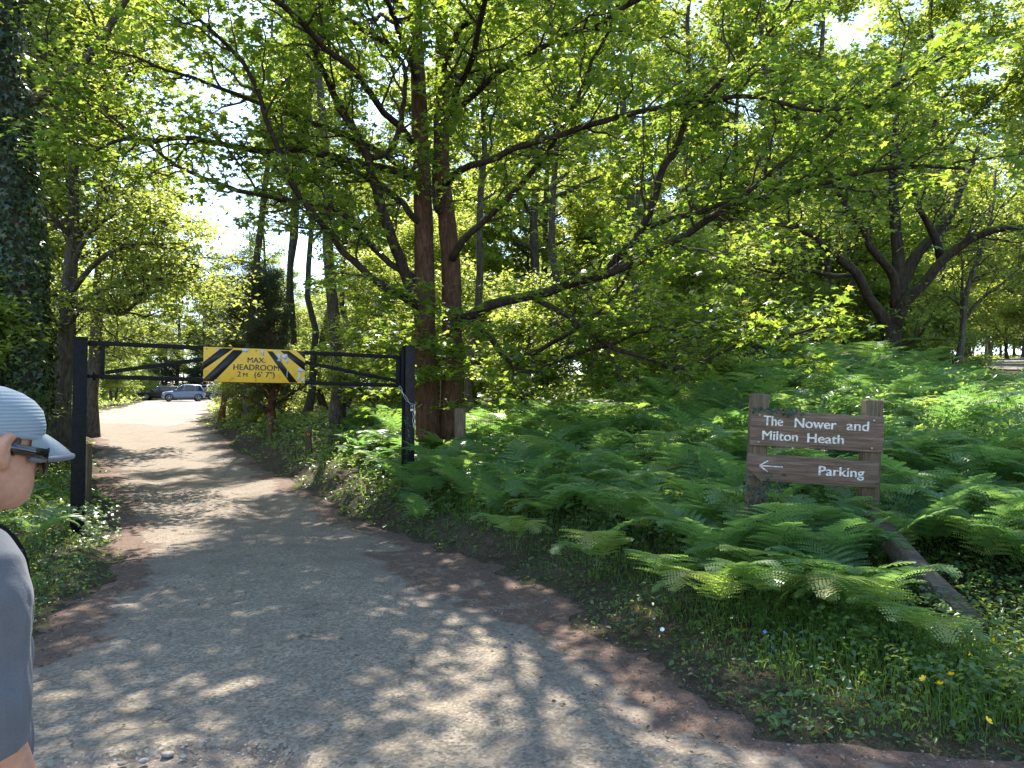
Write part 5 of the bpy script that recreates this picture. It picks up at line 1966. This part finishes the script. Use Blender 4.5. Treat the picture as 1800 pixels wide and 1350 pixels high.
person = thing('person', 'person in a pale blue ribbed cap and dark sunglasses walking at the frame edge', 'person', (-1.142, 1.46, gz(-1.05, 1.45) - .005), (0, 0, radians(68)))
NECK = (.02, 0, 1.47)
HM = Euler((0, radians(8), radians(0))).to_matrix()
hd = []
hx_ = .072
hd.append(loft([ell(z, hx_ + c, 0, a, b, 24, e) for z, c, a, b, e in (
    (1.448, .050, .020, .020, 2), (1.456, .050, .042, .036, 2), (1.475, .042, .062, .052, 2.2), (1.50, .026, .080, .062, 2.3), (1.53, .012, .092, .069, 2.3), (1.56, .006, .098, .073, 2.3),
    (1.60, .002, .102, .076, 2.2), (1.635, -.002, .101, .076, 2.2), (1.665, -.004, .090, .069, 2), (1.688, -.004, .066, .052, 2), (1.70, -.004, .03, .025, 2))]))
hd.append(loft([ell(z, hx_ + x, 0, r, r * .75, 12) for z, x, r in ((1.527, .098, .010), (1.538, .108, .017), (1.552, .106, .013), (1.58, .098, .009), (1.60, .090, .006))]))   # nose
for sg in (-1, 1):                                                                                                                                                      # ears
    hd.append(tube(spline([(hx_ + .002, sg * .074, 1.535), (hx_ - .016, sg * .082, 1.552), (hx_ - .024, sg * .088, 1.58), (hx_ - .012, sg * .088, 1.60), (hx_ + .006, sg * .080, 1.598)], 10), [.009, .010, .011, .011, .011, .011, .011, .010, .009, .008], 8))
    hd.append(tube([(hx_ - .002, sg * .073, 1.545), (hx_ - .010, sg * .078, 1.575), (hx_ - .004, sg * .075, 1.598)], [.012, .013, .011], 8))
hd.append(tube([(hx_ + .088, -.022, 1.502), (hx_ + .097, 0, 1.504), (hx_ + .088, .022, 1.502)], [.006, .008, .006], 8))       # lips
hd.append(tube([(hx_ + .086, -.020, 1.492), (hx_ + .095, 0, 1.492), (hx_ + .086, .020, 1.492)], [.006, .008, .006], 8))
hd = rotv(hd, HM, NECK)
bd = list(hd)
bd.append(tube([(-.03, 0, 1.34), (.0, 0, 1.44), (.05, 0, 1.55)], [.066, .057, .058], 18))
bd.append(loft([ell(z, c, 0, a, b, 24, 2.4) for z, c, a, b in ((.86, -.01, .085, .13), (.95, -.01, .10, .15), (1.08, 0, .095, .14), (1.25, -.01, .11, .165), (1.36, -.025, .095, .16), (1.41, -.03, .06, .10))]))


def arm(sg, elb, wri, tipdir):
    sh_ = np.array((-.03, sg * .185, 1.365))
    elb, wri = np.array(elb), np.array(wri)
    out = [tube(spline([(-.03, sg * .09, 1.37), sh_, (sh_ + elb) / 2, elb], 10), [.05, .052, .054, .052, .049, .047, .045, .043, .041, .040], 16),
           tube(spline([elb, elb * .6 + wri * .4, wri], 8), [.040, .043, .043, .040, .036, .032, .028, .027], 16)]
    t = norm(np.array(tipdir))
    u = norm(np.cross(t, (0, 1.0, 0)))          # palm width, fore-aft
    v = np.cross(t, u)
    pc = [wri, wri + t * .03, wri + t * .075, wri + t * .095]
    rings = []
    for c, w, th in zip(pc, (.027, .034, .041, .038), (.020, .018, .015, .011)):
        a = np.linspace(0, 2 * pi, 14, endpoint=False)
        rings.append(c + np.outer(np.cos(a) * w, u) + np.outer(np.sin(a) * th, v))
    out.append(loft(rings))
    inn = -sg * np.array((0, 1.0, 0))
    for k, (o_, L_) in enumerate(((-.030, .070), (-.010, .078), (.010, .073), (.029, .058))):
        p0 = wri + t * .088 + u * o_
        p1 = p0 + t * L_ * .5 + inn * .006
        p2 = p1 + t * L_ * .32 + inn * .016
        p3 = p2 + t * L_ * .20 + inn * .016
        out.append(tube([p0, p1, p2, p3], [.0095, .009, .008, .0065], 10))
    ps = -1 if u[0] > 0 else 1
    q0 = wri + t * .025 - u * ps * .026
    q1 = q0 + t * .032 - u * ps * .018 + inn * .01
    q2 = q1 + t * .028 - u * ps * .004 + inn * .01
    out.append(tube([q0, q1, q2], [.013, .011, .008], 10))
    return out


bd += arm(-1, (-.045, -.235, 1.075), (.07, -.225, .845), (.22, .05, -1))
bd += arm(1, (-.06, .235, 1.075), (.03, .235, .835), (.15, -.05, -1))
for sg, kn, an_ in ((-1, (.03, -.095, .48), (-.06, -.09, .09)), (1, (.07, .095, .49), (.10, .09, .08))):
    bd.append(tube([(0, sg * .085, .92), (.015, sg * .092, .70), kn, ((kn[0] + an_[0]) / 2 - .015, kn[1], .30), an_], [.085, .075, .052, .05, .036], 16))
    bd.append(loft([np.column_stack([np.full(12, an_[0] + x), an_[1] + np.cos(np.linspace(0, 2 * pi, 12, endpoint=False)) * w, .03 + z0_ + np.sin(np.linspace(0, 2 * pi, 12, endpoint=False)) * z0_]) for x, w, z0_ in ((-.06, .03, .03), (0, .036, .04), (.10, .04, .024), (.17, .03, .014))]))
fused('body', bd, M['skin'], person, .0055, 3)
# T-shirt: trunk and sleeves fused
sh = [loft([ell(z, c, 0, a, b, 28, 2.5) for z, c, a, b in ((.80, .0, .125, .178), (.90, .005, .130, .180), (1.02, .012, .128, .172), (1.15, .008, .124, .176), (1.27, -.008, .122, .188), (1.345, -.022, .108, .182), (1.395, -.028, .085, .135), (1.43, -.016, .070, .078), (1.445, -.012, .064, .068))])]
for sg, elb in ((-1, (-.045, -.235, 1.075)), (1, (-.06, .235, 1.075))):
    e = np.array(elb)
    sh.append(tube(spline([(-.03, sg * .10, 1.36), (-.03, sg * .188, 1.355), (-.036, sg * .222, 1.22), e + (0, 0, .015), e + (.01, 0, -.04)], 12), [.066, .069, .069, .067, .066, .065, .064, .064, .063, .063, .062, .062], 22))
tshirt = fused('t_shirt', sh, M['shirt'], person, .007, 4)
V = np.zeros(len(tshirt.data.vertices) * 3, dtype=np.float32)
tshirt.data.vertices.foreach_get('co', V)
V = V.reshape(-1, 3)
fold = (np.sin(V[:, 2] * 34 + 5 * V[:, 0] * 4 + 2.5 * np.sin(V[:, 1] * 14)) * .005 + (vn(V[:, 0] * 2 + V[:, 1] * 5, V[:, 2] * .7, .035, 67) - .5) * .006 + (vn(V[:, 0] * 3 + V[:, 1] * 2, V[:, 2], .11, 61) - .5) * .014) * sstep(1.40, 1.25, V[:, 2])
ctr = np.column_stack([V[:, 0] * .0, V[:, 1] * 0, V[:, 2]])
dirn = norm(V - ctr)
V = V + dirn * fold[:, None]
tshirt.data.vertices.foreach_set('co', V.astype(np.float32).ravel())
tshirt.data.update()
tr_ = [loft([ell(z, -.005, 0, a, b, 26, 2.4) for z, a, b in ((.78, .115, .165), (.88, .122, .172), (.97, .112, .160), (1.0, .108, .156))])]
for sg, kn, an_ in ((-1, (.03, -.095, .48), (-.06, -.09, .09)), (1, (.07, .095, .49), (.10, .09, .08))):
    tr_.append(tube([(0, sg * .082, .90), (.012, sg * .092, .72), kn, ((kn[0] + an_[0]) / 2 - .012, kn[1], .30), (an_[0], an_[1], .07)], [.10, .094, .074, .070, .064], 20))
trs = fused('trousers', tr_, M['trousers'], person, .008, 4)
V = np.zeros(len(trs.data.vertices) * 3, dtype=np.float32)
trs.data.vertices.foreach_get('co', V)
V = V.reshape(-1, 3)
V[:, 0] += (vn(V[:, 1] * 2, V[:, 2], .06, 63) - .5) * .016
trs.data.vertices.foreach_set('co', V.astype(np.float32).ravel())
trs.data.update()
for sg, an_ in ((-1, (-.06, -.09)), (1, (.10, .09))):
    mesh('shoe', *loft([np.column_stack([np.full(14, an_[0] + x), an_[1] + np.cos(np.linspace(0, 2 * pi, 14, endpoint=False)) * w, z0_ + np.sin(np.linspace(0, 2 * pi, 14, endpoint=False)) * z0_]) for x, w, z0_ in ((-.085, .025, .03), (-.06, .042, .045), (0, .046, .052), (.10, .05, .036), (.18, .042, .024), (.205, .02, .014))]), M['shoe'], person, True)
# cap
cp_ = [loft([ell(z, hx_ - .002 + c, 0, a, b, 36, 2.15) for z, c, a, b in ((1.603, 0, .1085, .0855), (1.612, 0, .112, .088), (1.635, -.001, .1125, .087), (1.665, -.004, .105, .081), (1.684, -.008, .089, .069), (1.697, -.012, .068, .053), (1.705, -.014, .042, .033), (1.708, -.015, .015, .012))])]
cap = mesh('cap', *cat(rotv(cp_, HM, NECK)), M['cap'], person, True)
na = 25
bt, bb = [], []
edge_pts = []
ths = np.linspace(-1.12, 1.12, na)
rows = []
for rfr in np.linspace(0, 1, 7):
    row = []
    for th in ths:
        x0_, y0_ = hx_ + .107 * cos(th), .0855 * sin(th)
        out_ = .085 * max(0.0, cos(th / 1.12 * pi / 2)) ** .75
        x1, y1 = x0_ + out_, y0_ * (1 + .02)
        row.append((x0_ + (x1 - x0_) * rfr, y0_ + (y1 - y0_) * rfr, 1.618 - .022 * rfr - (y0_ / .08) ** 2 * .020 * (.3 + .7 * rfr) - .018 * rfr ** 2))
    rows.append(row)
Rw = np.array(rows)
nt_ = Rw.shape
top_, bot_ = Rw + (0, 0, .002), Rw - (0, 0, .002)
V = np.concatenate([top_.reshape(-1, 3), bot_.reshape(-1, 3)])
f1 = grid_faces(nt_[0], nt_[1])
k_ = nt_[0] * nt_[1]
ed = [(6 * na + i, 6 * na + i + 1, k_ + 6 * na + i + 1, k_ + 6 * na + i) for i in range(na - 1)]
brim = mesh('brim', *cat(rotv([(V, [f1, f1[:, ::-1] + k_, np.array(ed)])], HM, NECK)), M['brim'], cap, True)
mesh('brim_edge', *cat(rotv([tube(Rw[-1] + (0, 0, -.003), .0068, 8)], HM, NECK)), M['brim_edge'], brim, True)
mesh('cap_band', *cat(rotv([loft([ell(z, hx_ - .002, 0, a, b, 36, 2.15) for z, a, b in ((1.597, .1065, .0845), (1.600, .1105, .0875), (1.606, .1125, .0890), (1.609, .111, .0875))])], HM, NECK)), M['brim'], cap, True)
# short hair below the cap at the back and temples
hair = [tube([(hx_ + .012, s_ * .0745, 1.60), (hx_ + .013, s_ * .0755, 1.578), (hx_ + .010, s_ * .0755, 1.562)], [.012, .010, .004], 8) for s_ in (-1, 1)] + [loft([ell(z, hx_ - .010 + c, 0, a, b, 28, 2.2) for z, c, a, b in ((1.548, -.012, .078, .066), (1.565, -.006, .092, .0755), (1.59, -.002, .0985, .0785), (1.612, 0, .101, .079))])]
mesh('hair', *cat(rotv(hair, HM, NECK)), M['hair'], person, True)
# sunglasses
sg_p = []
for s_ in (-1, 1):
    lens = []
    for x_off in (0, .004):
        lens.append(np.array([(hx_ + .116 + x_off - 5.2 * y * y, s_ * y, z) for y, z in ((.006, 1.580), (.030, 1.588), (.058, 1.588), (.079, 1.582), (.078, 1.552), (.058, 1.527), (.030, 1.523), (.010, 1.546))][::s_]))
    sg_p.append(loft(lens))
shades = mesh('sunglasses', *cat(rotv(sg_p, HM, NECK)), M['shades'], person)
arms_ = [loft([np.array([(x, s_ * y, z + dz) for dz, y in ((-.013, y0), (.009, y0), (.009, y0 + .004), (-.013, y0 + .004))][::s_]) for x, y0, z in ((hx_ + .084, .078, 1.572), (hx_ + .05, .0805, 1.574), (hx_ + .015, .0815, 1.577), (hx_ - .006, .0822, 1.582))]) for s_ in (-1, 1)]
for a_s in rotv(arms_, HM, NECK):
    mesh('glasses_arm', *a_s, M['shades'], shades)
# rucksack worn on the back
bag = thing('rucksack', 'black rucksack with a padded strap over the shoulder of the capped person', 'bag', tuple(person.location), tuple(person.rotation_euler))
bp = fused('pack_body', [loft([ell(z, -.205, 0, a, b, 24, 3) for z, a, b in ((.92, .04, .10), (.95, .075, .135), (1.10, .085, .145), (1.28, .075, .135), (1.36, .05, .11), (1.38, .02, .06))])], M['strap'], bag, .01, 4)
for sg in (-1, 1):
    path = spline([(-.16, sg * .11, 1.33), (-.11, sg * .14, 1.40), (-.03, sg * .152, 1.432), (.040, sg * .155, 1.39), (.058, sg * .165, 1.30), (.055, sg * .168, 1.17), (.0, sg * .16, 1.03), (-.10, sg * .15, .98)], 26)
    T_ = norm(np.gradient(path, axis=0))
    sdv = norm(np.cross(T_, path - np.array((-.02, 0, 1.15))))
    upv = np.cross(sdv, T_)
    mesh('strap', *loft([p + np.array([a * .026 * s1 + b * .006 * 1 for s1, b_s in ((1, 1),)][0:0] + [s1 * .026 * a + s2 * .006 * b for s1, s2 in ((1, 1), (-1, 1), (-1, -1), (1, -1))]) for p, a, b in zip(path, sdv, upv)]), M['strap'], bag, True)
